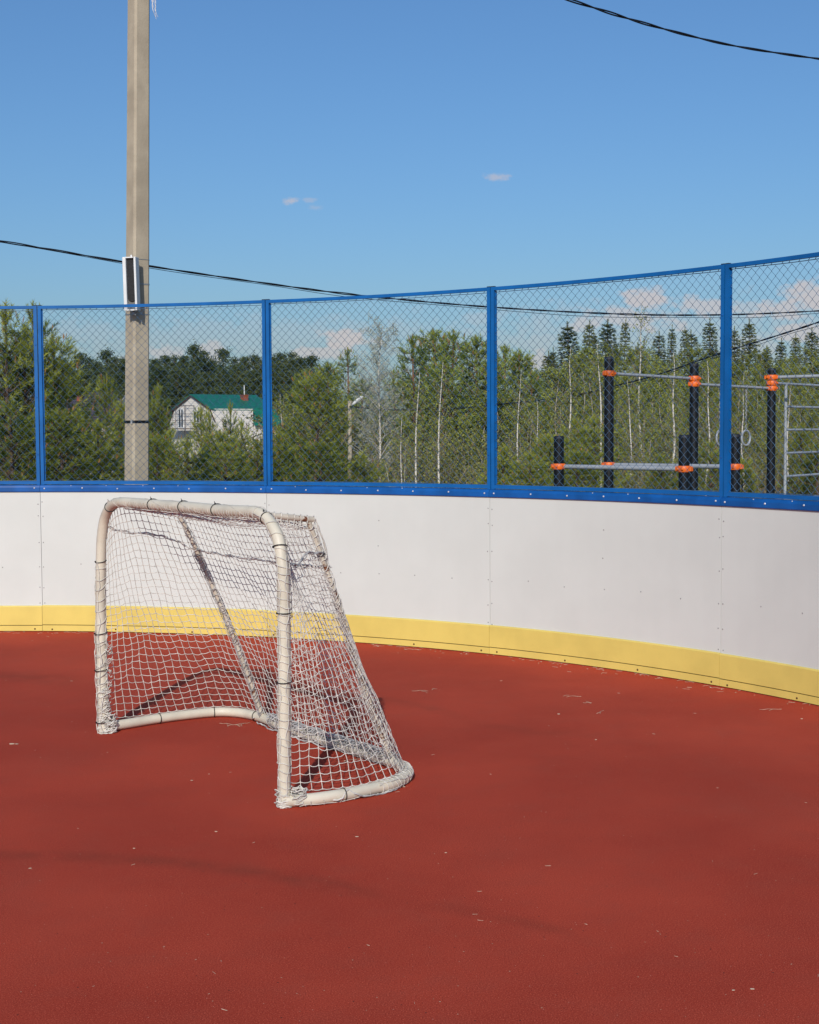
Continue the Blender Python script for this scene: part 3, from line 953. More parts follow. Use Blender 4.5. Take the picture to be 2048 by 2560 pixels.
# thin thread and short loops along the crossbar
mb = MB(); a_ = idx(FR, lambda p: -p.x > .25); b_i = idx(FR, lambda p: -p.x > 1.80)
seg_ = FR[a_:b_i + 1]
for k in range(2):
    q = []
    for i, p in enumerate(seg_):
        t, n, bb = ring_frame(seg_, i); a = i * .42 + k * 2.2
        q.append(p + (n * math.cos(a) + bb * math.sin(a)) * (R1 + .0012))
    mb.tube(q, .0011, 4)
for i in range(60):
    u = .22 + 1.6 * i / 59 + random.uniform(-.008, .008); z0 = 1.3135
    q = [L3(u + .012 * math.sin(a) * 0 + .014 * (k / 6 - .5), -math.cos(a) * (R1 + .002), z0 - math.sin(a) * (R1 + .002)) for k, a in enumerate(np.linspace(-.15, 1.75, 7))]
    mb.tube(q, .0021, 5)
q = [L3(.2 + 1.62 * i / 60, -.012 + .006 * math.sin(i * .7), 1.3135 - R1 - .003 - .003 * math.sin(i * 1.1) ** 2) for i in range(61)]
mb.tube(q, .0024, 5)
mb.build('crossbar_lacing', M['cord'], groot)
# base hoop: net pulled over its rear and near rear corner, rope hanging below the far side
mb = MB(); wraps(mb, BS, .0275, .032, idx(BS, lambda p: p.y > .44), idx(BS, lambda p: -p.x > .22), lines=5, tilt=.5)
wraps(mb, BS, .0275, .075, 3, idx(BS, lambda p: p.y > .44), lines=2, tilt=.6, span=PI, start=0)
mb.build('hoop_lacing', M['cord'], groot)
i0 = idx(BS, lambda p: -p.x > .30); i1 = idx(BS, lambda p: -p.x > 1.52)
mb = MB()
for k in range(15):
    q = []; ph = random.uniform(0, 6); off = Vector((0, random.uniform(-.036, .010), random.uniform(.014, .050)))
    for i in range(i0, i1 + 1):
        for f_ in (0, .5):
            p = BS[i].lerp(BS[min(i + 1, i1)], f_); g_ = (i + f_) * .9
            q.append(p + off + Vector((0, .009 * math.sin(g_ + ph), .008 * math.sin(g_ * 1.6 + ph * 2))))
    mb.tube(q, .0026, 5)
wraps(mb, [p + Vector((0, -.006, .012)) for p in BS], .034, .03, i0, i1, r=.0022, tilt=.5, jit=.008, lines=3)
mb.build('rolled_net', M['cord_grey'], groot)
mb = MB()
rp = [L3(*p) for p in ((2.03, .50, .012), (2.055, .58, .006), (2.045, .66, .035), (2.035, .715, .055), (2.01, .78, .012), (1.93, .83, .005), (1.8, .87, .008), (1.72, .84, .03))]
mb.tube(jig(catmull([p + Vector((-.0, -.028, 0)) for p in rp], 8), .002), .0042, 6)
mb.build('loose_rope', M['rope'], groot); mb = MB()
rp = [L3(*p) for p in ((1.68, .81, .012), (1.5, .79, .006), (1.3, .785, .005), (1.1, .78, .008), (.9, .79, .006), (.72, .80, .02))]
mb.tube(jig(catmull(rp, 8), .004), .0045, 6)
mb.build('loose_rope', M['rope'], groot); mb = MB()
rp = [L3(*p) for p in ((-.05, .08, .055), (-.072, .16, .03), (-.098, .24, .018), (-.085, .285, .052), (-.10, .34, .02), (-.088, .44, .006), (-.068, .55, .006), (-.01, .655, .010))]
mb.tube(jig(catmull(rp, 8), .002), .0036, 6)
mb.build('loose_rope', M['rope'], groot)
for q, g in zip(BRC, (0, 1)):
    mb = MB(); wraps(mb, q, .0125, .040, 0, len(q) - 1, lines=3, tilt=1.1, jit=.008, amp=.01, r=.0021); wraps(mb, q, .014, .07, 8, len(q) - 1, lines=2, tilt=1.6, jit=.008, amp=.010, r=.0021)
    mb.build('brace_lacing', M['cord_grey'] if g else M['cord'], groot)
mb = MB()
for i in range(8):                                                   # loops over the near roof arm
    t = .08 + .9 * i / 7; A = L3(*ST[0][0]).lerp(L3(*ST[0][1]), t)
    mb.tube([A + Vector((0, .004 * k, -.017 - .035 * (k == 0) - .035 * (k == 6) * 1)) if k in (0, 6) else A + Vector((math.cos(PI * k / 6) * .0175, .003 * k, math.sin(PI * k / 6) * .0175)) for k in range(7)], .002, 5)
pA = L3(.215, .31, 1.275); 
for k in range(4):
    mb.tube(jig([pA.lerp(L3(.23 + .012 * k, .40 + .006 * k, 1.02), i / 12) + Vector((.0, .012 * math.sin(PI * i / 12), 0)) for i in range(13)], .003), .0021, 5)
mb.build('arm_loops', M['cord'], groot)


# knotted bundles at the two post feet
def bundle(c, rad, h, n, rr):
    mb = MB()
    for k in range(n):
        a0 = random.uniform(0, 6.28); z0 = random.uniform(.008, h); R_ = rad * random.uniform(.72, 1.08); tx, ty = random.uniform(-.5, .5), random.uniform(-.5, .5); q = []
        arcs = random.uniform(2.5, 7)
        for i in range(22):
            a = a0 + arcs * i / 21; r_ = R_ * (1 + .12 * math.sin(a * 3 + k) + .1 * math.sin(a * 5.3 + k * 2))
            z = z0 + r_ * (tx * math.cos(a) + ty * math.sin(a)) + .006 * math.sin(a * 4 + k)
            q.append(c + Vector((r_ * math.cos(a), r_ * math.sin(a), max(.004, z))))
        mb.tube(q, rr * random.uniform(.85, 1.25), 5)
    return mb


bundle(L3(.004, .004, 0), .036, .06, 16, .0024).build('net_knot', M['cord'], groot)
bundle(L3(-.030, .055, .0), .038, .075, 24, .0025).build('net_knot', M['cord'], groot)
bundle(L3(1.987, .008, 0), .035, .26, 40, .0023).build('net_knot', M['cord'], groot)
bundle(L3(1.972, .030, .0), .040, .10, 30, .0026).build('net_knot', M['cord'], groot)
bundle(L3(1.968, .028, .22), .022, .30, 14, .0022).build('net_knot', M['cord'], groot)


def tie(path, cond, R, tilt=0, tail=True):
    i = idx(path, cond); t, n, b_ = ring_frame(path, i); p = path[i]; mb = MB()
    mb.tube([p + (n * math.cos(a) + b_ * math.sin(a)) * (R + .0022) + t * (tilt * math.sin(a)) for a in np.linspace(0, 2 * PI, 20, endpoint=False)], .0024, 5, closed=True)
    if tail:
        ca = PI if abs(t.z) > .5 else 1.0
        k = p + Vector((.0, -(R + .004), .0)) if abs(t.z) > .5 else p + Vector((0, -.012, R + .004))
        mb.box(k, .006, .006, .006); mb.tube([k, k + Vector((.004, -.006, .010 if abs(t.z) < .5 else .002))], .0018, 4)
    mb.build('cable_tie', M['tie'], groot)


for z, tl in ((1.17, .004), (.86, .0), (.553, -.002)): tie(FR, lambda p, z=z: p.z > z, R1 + .004, tl)
for u in (.13, .565, .905, 1.29, 1.83): tie(FR, lambda p, u=u: -p.x > u, R1, .012 * (1 if u > .2 else 0))
for z, ex in ((.985, .001), (.60, .006), (.36, .008), (.075, .010)): tie(FR, lambda p, z=z: -p.x > 1.9 and p.z < z, R1 + ex, .006)
for v in (.27,): tie(BS, lambda p, v=v: p.y > v, .029, 0, False)
for c_ in (lambda p: -p.x > 1.74, lambda p: -p.x > 2.0 and p.y < .74, lambda p: -p.x > 1.9 and p.y < .38): tie(BS, c_, .028, 0, False)
for q in (BRC[0],): tie(q, lambda p: p.z < 1.12, .016, 0, False)

# ------------------------------------------------------------------ workout rig behind the fence
CUP = M['orange']


def wpost(parent, base, h, clamps, capped=True):
    """black steel post with a rounded cap; one orange split clamp per bar"""
    b_ = Vector(base); mb = MB(); R = .054
    mb.lathe([(R, -.3), (R, h - .028)], 20, b_); o = mb.build('post', M['post_black'], parent)
    mb = MB(); mb.lathe([(R + .0012, h - .03), (R + .0012, h - .012), (R - .012, h)], 20, b_); mb.build('post_cap', M['cap_black'], o)
    for z, ang in clamps:
        mb = MB(); Rc = R + .014; hh = .031
        mb.lathe([(Rc - .006, z - hh), (Rc, z - hh + .008), (Rc, z + hh - .008), (Rc - .006, z + hh)], 20, b_)
        for s_ in (-1, 1):                                           # bolted lugs of the split clamp
            dv = Vector((math.cos(ang), math.sin(ang), 0))
            mb.box(b_ + Vector((0, 0, z)) + dv * s_ * (Rc + .008), .036, .05, .050, Matrix.Rotation(ang, 3, 'Z'), .006)
            mb.lathe([(.014, 0), (.014, .006), (.008, .009)], 8, b_ + Vector((0, 0, z)) + Vector((dv.y, -dv.x, 0)) * (Rc - .001) * (1 if dv.x > 0 else -1) + dv * s_ * .028, Vector((dv.y, -dv.x, 0)) * (1 if dv.x > 0 else -1))
        o2 = mb.build('clamp', CUP, parent)


def wbar(parent, a, b_, r, name='bar'):
    mb = MB(); mb.tube([a, b_], r, 12); return mb.build(name, M['grey_bar'], parent)


def gp(px, Y):
    p = at(px, 1070, Y); return Vector((p.x, Y, gz(p.x, Y)))


def local(root, p): return Vector(p) - root.location


A_, D_, B_, E_ = gp(1397.5, 15.2), gp(1711, 14.0), gp(1522.5, 16.0), gp(1838.5, 14.7)
C_, F_ = gp(1735, 17.2), gp(1928.5, 18.4)
H_ = F_ + Vector((1.17, -.94, 0)); I_ = F_ + Vector((1.32, 1.66, 0))
ang = lambda p, q: math.atan2(q.y - p.y, q.x - p.x)
root = empty('exercise_bar_frame', F_)
tag(root, 'tall black post workout frame with high grey bars and orange clamps behind the fence', 'workout frame')
z1, z2, z3, z4, zl = 2.31 + .07, 2.257 + .07, 2.385 + .07, 2.32 + .07, 1.30
lo = lambda p, z: local(root, p) + Vector((0, 0, z))
wpost(root, local(root, B_), 2.565, [(z1, ang(B_, C_)), (1.345 + .022, ang(B_, E_))])
wpost(root, local(root, C_), 2.56, [(z1, ang(B_, C_)), (z2 - .012, ang(C_, F_))])
wpost(root, local(root, F_), 2.57, [(z3, ang(F_, H_)), (z4 - .008, ang(F_, I_)), (z2 - .012, ang(C_, F_))])
wpost(root, local(root, H_), 2.57, [(z3, ang(F_, H_))])
wpost(root, local(root, I_), 2.57, [(z4 - .008, ang(F_, I_))])
wbar(root, lo(B_, z1), lo(C_, z1), .0175)
wbar(root, lo(C_, z2 - .012), lo(F_, z2 - .012), .0165)
wbar(root, lo(F_, z3), lo(H_, z3), .021)
wbar(root, lo(F_, z4 - .008), lo(I_, z4 - .008), .0165)
# wall bars (ladder) under the bar towards the far post
dv = (I_ - F_).normalized(); g0 = F_ + dv * .30; g1 = F_ + dv * (1.72)
t0 = at(1970.5, 1070, 0.001 + 18.7); g0 = F_ + dv * ((t0.x - F_.x) / dv.x) * .93
for g in (g0, g1):
    mb = MB(); mb.tube([lo(g, .0), lo(g, z4 - .01)], .020, 12); mb.build('ladder_upright', M['grey_bar'], root)
for z in (2.085, 1.785, 1.482, 1.178, .875, .57):
    mb = MB(); mb.tube([lo(g0, z), lo(g1, z)], .0165, 10); mb.build('rung', M['grey_bar'], root)
# low parallel bars, one post shared with nothing else
root2 = empty('parallel_bars', A_)
tag(root2, 'low parallel bars on short black posts with orange clamps below the high bars', 'parallel bars')
lo2 = lambda p, z: local(root2, p) + Vector((0, 0, z))
zA = 1.297 + .07
wpost(root2, local(root2, A_), 1.69, [(zA, ang(A_, D_))])
wpost(root2, local(root2, D_), 1.70, [(zA, ang(A_, D_))])
wpost(root2, local(root2, E_), 1.70, [(zA, ang(B_, E_))])
wbar(root2, lo2(A_, zA), lo2(D_, zA), .0235)
wbar(root2, lo2(B_, zA), lo2(E_, zA), .0235)

for px, rz, lab in ((1800.5, .9, 'grey gymnastic ring on a chain, half hidden by the blue fence upright'), (1865.4, .75, 'grey gymnastic ring on a chain hanging freely to the right of the fence upright')):
    # point on the bar between the second and third tall posts
    best = min((abs((at(px, 1070, 1).x) - (C_.lerp(F_, t).x / C_.lerp(F_, t).y)), t) for t in np.linspace(0, 1, 400))[1]
    bp = C_.lerp(F_, best); zt = bp.z + z2 - .012
    rc = at(px, 1095, bp.y)
    rr = empty('gymnastic_ring', (bp.x, bp.y, rc.z), rz); tag(rr, lab, 'gymnastic ring', 'gymnastic rings on chains')
    mb = MB(); R_ = .092
    rcz = at(px, 620 + 1095 * .4336, bp.y).z; rr.location.z = rcz
    mb.tube([Vector((R_ * math.cos(a), 0, R_ * math.sin(a))) for a in np.linspace(0, 2 * PI, 36, endpoint=False)], .0135, 10, closed=True)
    mb.build('ring', M['grey_bar'], rr)
    mb = MB(); z = R_ + .004; k = 0; ztop = zt - rcz
    while z < ztop - .01:
        q = [(.010 * math.cos(a), .019 * math.sin(a)) for a in np.linspace(0, 2 * PI, 10, endpoint=False)]
        mb.tube([Vector((x, 0, z + .014 + y)) if k % 2 else Vector((0, x, z + .014 + y)) for x, y in q], .0042, 5, closed=True)
        z += .0275; k += 1
    mb.tube([Vector((0, .026 * math.cos(a), ztop + .0 + .026 * math.sin(a))) for a in np.linspace(0, 2 * PI, 16, endpoint=False)], .005, 5, closed=True)
    mb.build('chain', M['steel'], rr)

# ------------------------------------------------------------------ houses
hp = at(479.2, 987.3, 150.0)
hz = gz(hp.x, 150)
root = empty('house', (hp.x, 150, hz), math.radians(36.87))          # local x runs along the ridge, local -y to the near side
tag(root, 'white clad house with a green gambrel roof behind the young pines', 'house')
RZ = hp.z - hz; EZ = RZ - 1.42; LZ = EZ - 1.45; W1, W2, HL = 3.95, 5.0, 7.3
gab = [(0, -W2 + .05, 0), (0, -W2 + .05, LZ), (0, -W1, EZ), (0, 0, RZ - .06), (0, W1, EZ), (0, W2 - .05, LZ), (0, W2 - .05, 0)]
mb = MB(); mb.slab(gab, (HL, 0, 0)); wl = mb.build('wall', M['siding'], root)
mb = MB()                                                            # flush side wall (dormer) rising to the eave
mb.box((2.2, -W1 - .55, EZ / 2 - .04), 4.3, 1.1, EZ - .08); mb.build('dormer_wall', M['siding'], root)
mb = MB(); th = .09
mb.slab([(-.16, 0, RZ), (HL + .4, 0, RZ), (HL + .4, -W1 - .25, EZ - .09), (-.16, -W1 - .25, EZ - .09)], (0, 0, th))
mb.slab([(-.16, 0, RZ), (HL + .4, 0, RZ), (HL + .4, W1 + .25, EZ - .09), (-.16, W1 + .25, EZ - .09)], (0, 0, th))
mb.slab([(4.35, -W1 - .12, EZ - .05), (HL + .4, -W1 - .12, EZ - .05), (HL + .4, -W2 - .35, LZ - .35), (4.35, -W2 - .35, LZ - .35)], (0, -.10, 0))
mb.slab([(-.1, W1 + .12, EZ - .05), (HL + .4, W1 + .12, EZ - .05), (HL + .4, W2 + .35, LZ - .35), (-.1, W2 + .35, LZ - .35)], (0, .10, 0))
mb.slab([(-.1, -W1 - 1.12, EZ - .24), (4.35, -W1 - 1.12, EZ - .24), (4.35, -W1 - .2, EZ - .1), (-.1, -W1 - .2, EZ - .1)], (0, 0, .07))
roof = mb.build('roof', M['roof_green'], root)
mb = MB()
for s_ in (-1, 1):
    a, b_ = Vector((-.14, 0, RZ - .02)), Vector((-.14, s_ * (W1 + .25), EZ - .11)); mb.slab([a, b_, b_ + Vector((0, 0, -.16)), a + Vector((0, 0, -.16))], (-.05, 0, 0))
    a, b_ = Vector((-.02, s_ * (W1 + .06), EZ - .1)), Vector((-.02, s_ * (W2 + .08), LZ)); mb.slab([a, b_, b_ + Vector((0, -s_ * .2, 0)), a + Vector((0, -s_ * .2, 0))], (-.06, 0, 0))
mb.build('gable_trim', M['brown_trim'], roof)
mb = MB(); cx = 5.4
mb.box((cx, -1.55, RZ - .42), .6, .6, .75); mb.box((cx, -1.55, RZ - .02), .72, .72, .1); ch = mb.build('chimney', M['brick'], roof)
mb = MB(); mb.tube([(cx, -1.55, RZ + .0), (cx, -1.55, RZ + 1.05)], .05, 8); mb.build('flue_pipe', M['white_box'], ch)
for y, z, w_, h_ in ((2.35, EZ - 2.05, 1.25, 2.1), (-1.05, EZ - 1.55, 1.35, 1.35)):
    mb = MB()
    for dy in (-1, 0, 1): mb.box((-.045, y + dy * (w_ / 2 - .06), z + h_ / 2), .09, .12, h_)
    for dz_ in (.06, h_ - .06): mb.box((-.045, y, z + dz_), .085, w_ - .12, .12)
    fr_ = mb.build('window', M['window_frame'], root)
    mb = MB(); mb.box((-.015, y, z + h_ / 2), .03, w_ - .1, h_ - .1); mb.build('pane', M['glass'], fr_)
sroot = empty('scaffold', (hp.x, 150, hz), math.radians(36.87)); tag(sroot, 'thin tube scaffold standing against the gable of the white house', 'scaffold')
mb = MB()
for x in (-.35, -1.35):
    for y in (2.9, 1.0, -1.1): mb.tube([(x, y, 0), (x, y, EZ + .35)], .026, 5)
    for z in (EZ - 2.1, EZ - 1.2, EZ - .55, EZ + .3): mb.tube([(x, 2.95, z), (x, -1.15, z)], .022, 5)
for y in (2.9, 1.0, -1.1):
    for z in (EZ - 2.1, EZ + .3): mb.tube([(-.35, y, z), (-1.35, y, z)], .022, 5)
mb.build('tubes', M['scaffold'], sroot)
mb = MB(); mb.box((-.85, .9, EZ - 2.05), .95, 4.0, .06); mb.build('deck', M['twig'], sroot)

# second house, brown roof between the pines
q = at(186, 981, 105.0); z0 = gz(q.x, 105)
root = empty('house', (q.x, 105, z0), math.radians(-8))
tag(root, 'house with a dark brown tiled roof, mostly hidden behind the young pines', 'house')
RZ2 = q.z - z0
mb = MB(); mb.box((.4, 2.9, (RZ2 - 1.7) / 2), 5.0, 5.6, RZ2 - 1.7)
for x in (-2.1, 2.9): mb.slab([(x, .1, RZ2 - 1.7), (x, 5.7, RZ2 - 1.7), (x, 2.9, RZ2 - .08)], (.04 if x < 0 else -.04, 0, 0))
mb.build('wall', M['clad'], root)
mb = MB()
mb.slab([(-.02, 2.9, RZ2), (1.6, 2.9, RZ2), (3.5, -.55, RZ2 - 2.0), (-2.6, -.55, RZ2 - 2.0)], (0, 0, .08))
mb.slab([(-.02, 2.9, RZ2), (1.6, 2.9, RZ2), (3.7, 6.3, RZ2 - 2.0), (-2.6, 6.3, RZ2 - 2.0)][::-1], (0, 0, .08))
mb.slab([(1.62, 2.9, RZ2 - .01), (3.52, -.55, RZ2 - 2.0), (3.72, 6.3, RZ2 - 2.0)], (0, 0, .08))
mb.slab([(-.04, 2.9, RZ2 - .01), (-2.62, 6.3, RZ2 - 2.0), (-2.62, -.55, RZ2 - 2.0)], (0, 0, .08))
rf = mb.build('roof', M['roof_brown'], root)
mb = MB(); mb.box((-.32, 1.9, RZ2 - .62), .34, .34, .8); mb.box((-.32, 1.9, RZ2 - .2), .40, .40, .07); mb.build('chimney', M['brick'], rf)
mb = MB(); mb.box((.6, .07, RZ2 - 2.7), 1.1, .06, 1.2); wd = mb.build('window', M['window_frame'], root)
mb = MB(); mb.box((.6, .035, RZ2 - 2.7), .95, .03, 1.05); mb.build('pane', M['glass'], wd)
# ------------------------------------------------------------------ vegetation
def nrm(a): return a / np.maximum(1e-9, np.linalg.norm(a, axis=1))[:, None]


def perp(D):
    h = np.where(np.abs(D[:, 2:3]) < .9, np.array([[0, 0, 1.]]), np.array([[1., 0, 0]]))
    a = nrm(np.cross(D, h)); return a, np.cross(D, a)


def needles(P, D, Ls, n, nl, nw, th=(35, 72), tint=None, rg=rng):
    """bunches of thin tapering needles set round short shoots"""
    k = len(P); D = nrm(D); a, b_ = perp(D)
    t = rg.random((k, n, 1)); phi = rg.random((k, n, 1)) * 2 * PI; thv = np.radians(rg.uniform(th[0], th[1], (k, n, 1)))
    thv = thv * (1.05 - .45 * t)
    o = P[:, None] + D[:, None] * (Ls[:, None, None] * t)
    d = D[:, None] * np.cos(thv) + (a[:, None] * np.cos(phi) + b_[:, None] * np.sin(phi)) * np.sin(thv)
    d = d.reshape(-1, 3); o = o.reshape(-1, 3)
    s = nrm(np.cross(d, rg.normal(size=d.shape))) * nw / 2
    ln = nl * rg.uniform(.7, 1.15, (len(d), 1))
    V = np.stack([o - s, o + s, o + d * ln], 1).reshape(-1, 3)
    F = np.arange(len(V)).reshape(-1, 3)
    tn = np.repeat(tint if tint is not None else rg.random(k), n * 3)
    return V, F, tn


def leaves(P, size, n=1, spread=.0, tint=None, rg=rng, aspect=.62, up=.0):
    k = len(P); o = np.repeat(P, n, 0) + rg.normal(size=(k * n, 3)) * spread
    d = rg.normal(size=o.shape); d[:, 2] += up; d = nrm(d); s = nrm(np.cross(d, rg.normal(size=o.shape)))
    sz = size * rg.uniform(.6, 1.2, (len(o), 1))
    V = np.stack([o, o + (d + s * aspect) * sz * .5, o + d * sz, o + (d - s * aspect) * sz * .5], 1).reshape(-1, 3)
    F = np.arange(len(V)).reshape(-1, 4)
    tn = np.repeat(np.repeat(tint if tint is not None else rg.random(k), n), 4)
    return V, F, tn


def cat(parts):
    off = 0; Vs, Fs, Ts = [], [], []
    for V, F, t in parts: Vs.append(V); Fs.append(F + off); Ts.append(t); off += len(V)
    return np.concatenate(Vs), np.concatenate(Fs), np.concatenate(Ts)


def assemble(name, parts):
    root = empty(name)
    for pn, me in parts: link_mesh(pn, me, root)
    return root


def make_pine(seed, H, RB, step, nb, nn, nl, nw, mat, name='pine_tree', z0=.08, bare=.0, sparse=1.0, blunt=.75, bark='bark', tws=.16):
    rg = np.random.default_rng(seed); wood = MB(); P, D, Ls, T = [], [], [], []
    ph = rg.uniform(0, 6, 2); tr = lambda z: Vector((.03 * math.sin(z * .9 + ph[0]), .03 * math.sin(z * .8 + ph[1]), z))
    wood.tube([tr(H * i / 12) for i in range(13)], [.016 * H * (1 - .92 * i / 12) + .004 for i in range(13)], 7)

    def shoot(p, d, l, t=None):
        P.append(p); D.append(d); Ls.append(l); T.append(rg.uniform(0, 1) if t is None else t)
    z = max(z0 * H, bare * H)
    while z < H - (.42 if H < 6 else .3):
        f = z / H
        nbr = int(nb + rg.integers(-1, 2)); a0 = rg.uniform(0, 6.28)
        for j in range(nbr):
            tb = rg.uniform(.08, .80)
            if rg.random() > sparse: continue
            az_ = a0 + 2 * PI * j / nbr + rg.uniform(-.35, .35)
            g = (f - bare) / (1 - bare)
            bl = RB * ((1 - g) ** blunt) * (1.0 if bare == 0 else min(1, .45 + 2.2 * g)) * rg.uniform(.7, 1.12) + .10
            el_ = math.radians(8 + 48 * f + rg.uniform(-8, 8)); hd = np.array([math.cos(az_), math.sin(az_), 0])
            b0 = np.array(tr(z + rg.uniform(-.06, .06)))
            path = lambda t: b0 + hd * bl * t * math.cos(el_) + np.array([0, 0, 1]) * bl * (t * math.sin(el_) + .22 * t * t)
            wood.tube([Vector(path(q / 5)) for q in range(6)], [(.006 + .011 * bl) * (1 - .8 * q / 5) for q in range(6)], 4, caps=False)
            st = tws / bl; t = .34 if bl > .5 else .12
            side = np.array([-hd[1], hd[0], 0])
            while t < 1:
                p = path(t)
                for sg in (-1, 1):
                    tl = ((1 - t) * .42 * bl + .09) * rg.uniform(.7, 1.25)
                    td = hd * .75 + side * sg * rg.uniform(.5, 1.0) + np.array([0, 0, rg.uniform(.0, .55)]); td /= np.linalg.norm(td)
                    q = p.copy(); l = .3 * tl
                    wood.tube([Vector(p), Vector(p + td * tl)], [.0045, .002], 3, caps=False)
                    while l < tl:
                        dd = td + rg.normal(size=3) * .22 + np.array([0, 0, .18]); shoot(p + td * l, dd, nl * 1.5, min(1, max(0, tb + rg.normal() * .2)))
                        l += nl * 1.7
                    shoot(p + td * tl, td + np.array([0, 0, .55]), nl * 1.9, min(1, max(0, tb + .18 + rg.normal() * .2)))
                    if rg.random() < .16: shoot(p + td * (tl + nl * 1.5), td * .4 + np.array([0, 0, 1.]), nl * .8, 2.0)
                t += st * rg.uniform(.8, 1.25)
            shoot(path(1), hd * .5 + np.array([0, 0, .9]), nl * 2.2, min(1, tb + .25))
            if rg.random() < .35: shoot(path(1) + np.array([0, 0, nl * 1.6]), np.array([0, 0, 1.]) + hd * .2, nl * .8, 2.0)
        z += step * rg.uniform(.8, 1.2) * (1 - .3 * f)
    for q in range(14):                                               # leader
        zz = H - .05 * q * min(1.0, nl / .09); shoot(np.array(tr(zz - .02)), np.array([rg.normal() * .12, rg.normal() * .12, 1.]), nl * 1.4, rg.uniform(.5, 1))
    for q in range(5):
        a = q * 1.256; dd = np.array([math.cos(a) * .45, math.sin(a) * .45, 1.]); b0 = np.array(tr(H - .25))
        for l in (0, .08, .16): shoot(b0 + dd * l, dd, nl * 1.4, rg.uniform(.5, 1))
    shoot(np.array(tr(H - .02)), np.array([0, 0, 1.]), nl, 2.0)
    P, D, Ls, T = np.array(P), np.array(D), np.array(Ls), np.array(T)
    tipm = T > 1.5
    parts = [needles(P[~tipm], D[~tipm], Ls[~tipm], nn, nl, nw, tint=T[~tipm], rg=rg)]
    if tipm.any(): parts.append(needles(P[tipm], D[tipm], Ls[tipm], 9, nl * .7, nw * 1.6, th=(4, 24), tint=T[tipm], rg=rg))
    V, F, tn = cat(parts)
    return assemble(name, [('trunk', wood.mesh('trunk', M[bark])), ('crown', np_mesh('crown', V, F, mat, tn))])


def make_far_pine(seed, H, RB):
    rg = np.random.default_rng(seed); wood = MB()
    wood.tube([Vector((.1 * math.sin(i), .1 * math.cos(i * 1.3), H * i / 8)) for i in range(9)], [.17 * (1 - .85 * i / 8) for i in range(9)], 6)
    P, T = [], []
    for k in range(115):
        f = .25 + .75 * rg.random() ** .9; z = H * f
        r_ = RB * (min(1, (1 - f) * 2.1) ** .75 * .95 + .05) * rg.uniform(.2, 1.05)
        a = rg.uniform(0, 6.28); c = np.array([r_ * math.cos(a), r_ * math.sin(a), z]); tb = rg.uniform(.0, 1.0)
        sp = .30 + .42 * min(1, (1 - f) * 2.2); n = int(40 + 55 * min(1, (1 - f) * 2.2))
        q = rg.normal(size=(n, 3)) * np.array([sp, sp, sp * .36]); q[:, 2] += .25 * np.abs(q[:, 0]); q += c
        P.append(q); T.append(np.clip(tb + rg.normal(size=n) * .12, 0, 1))
        if k % 3 == 0: wood.tube([Vector((0, 0, z - .5)), Vector(c)], [.05, .02], 3, caps=False)
    q = rg.normal(size=(40, 3)) * np.array([.10, .10, .35]) + np.array([0, 0, H - .3]); P.append(q); T.append(np.full(40, .6))
    P = np.concatenate(P); T = np.concatenate(T)
    V, F, tn = leaves(P, .36, 1, 0, T, rg, .30, up=.25)
    return assemble('pine_tree', [('trunk', wood.mesh('trunk', M['bark_red'])), ('crown', np_mesh('crown', V, F, M['needle_far'], tn))])


def make_spruce(seed, H, RB):
    rg = np.random.default_rng(seed); wood = MB(); P, D, Ls, T = [], [], [], []
    wood.tube([Vector((0, 0, H * i / 8)) for i in range(9)], [.012 * H * (1 - .95 * i / 8) + .004 for i in range(9)], 6)
    z = .12 * H
    while z < H - .12:
        f = z / H; nb = 6; a0 = rg.uniform(0, 6)
        for j in range(nb):
            a = a0 + 2 * PI * j / nb + rg.uniform(-.4, .4); bl = (RB * (1 - f) ** 1.0) * rg.uniform(.35, 1.3) + .05
            hd = np.array([math.cos(a), math.sin(a), 0]); sl = -.25 + .75 * f
            path = lambda t: np.array([0, 0, z]) + hd * bl * t + np.array([0, 0, 1]) * bl * (sl * t + .25 * t * t)
            wood.tube([Vector(path(q / 3)) for q in range(4)], [.012 * bl + .003, .008, .005, .002], 3, caps=False)
            t = .12; side = np.array([-hd[1], hd[0], 0]); tb = rg.uniform(.1, .9)
            while t < 1.02:
                p = path(t)
                for sg in (-1, 0, 1):
                    td = hd * .8 + side * sg * .9 + np.array([0, 0, rg.uniform(-.16, .1)]); tl = ((1 - t) * .4 * bl + .10)
                    for l in np.arange(0, tl, .14): P.append(p + td * l); D.append(td + rg.normal(size=3) * .15); Ls.append(.15 - .09 * f); T.append(np.clip(tb + rg.normal() * .2, 0, 1))
                t += .17 / max(.2, bl)
        z += (.27 - .09 * f) * rg.uniform(.75, 1.2)
    for q in range(9): P.append(np.array([0, 0, H - .07 * q])); D.append(np.array([0, 0, 1.])); Ls.append(.07); T.append(.7)
    for q in range(14):                                               # cones near the top
        a = rg.uniform(0, 6.28); zz = H * rg.uniform(.72, .92); r_ = RB * (1 - zz / H) * .8
        P.append(np.array([r_ * math.cos(a), r_ * math.sin(a), zz])); D.append(np.array([0, 0, -1.])); Ls.append(.12); T.append(2.0)
    V, F, tn = needles(np.array(P), np.array(D), np.array(Ls), 11, .075, .024, th=(30, 75), tint=np.array(T), rg=rg)
    return assemble('spruce_tree', [('trunk', wood.mesh('trunk', M['bark'])), ('crown', np_mesh('crown', V, F, M['needle_spruce'], tn))])


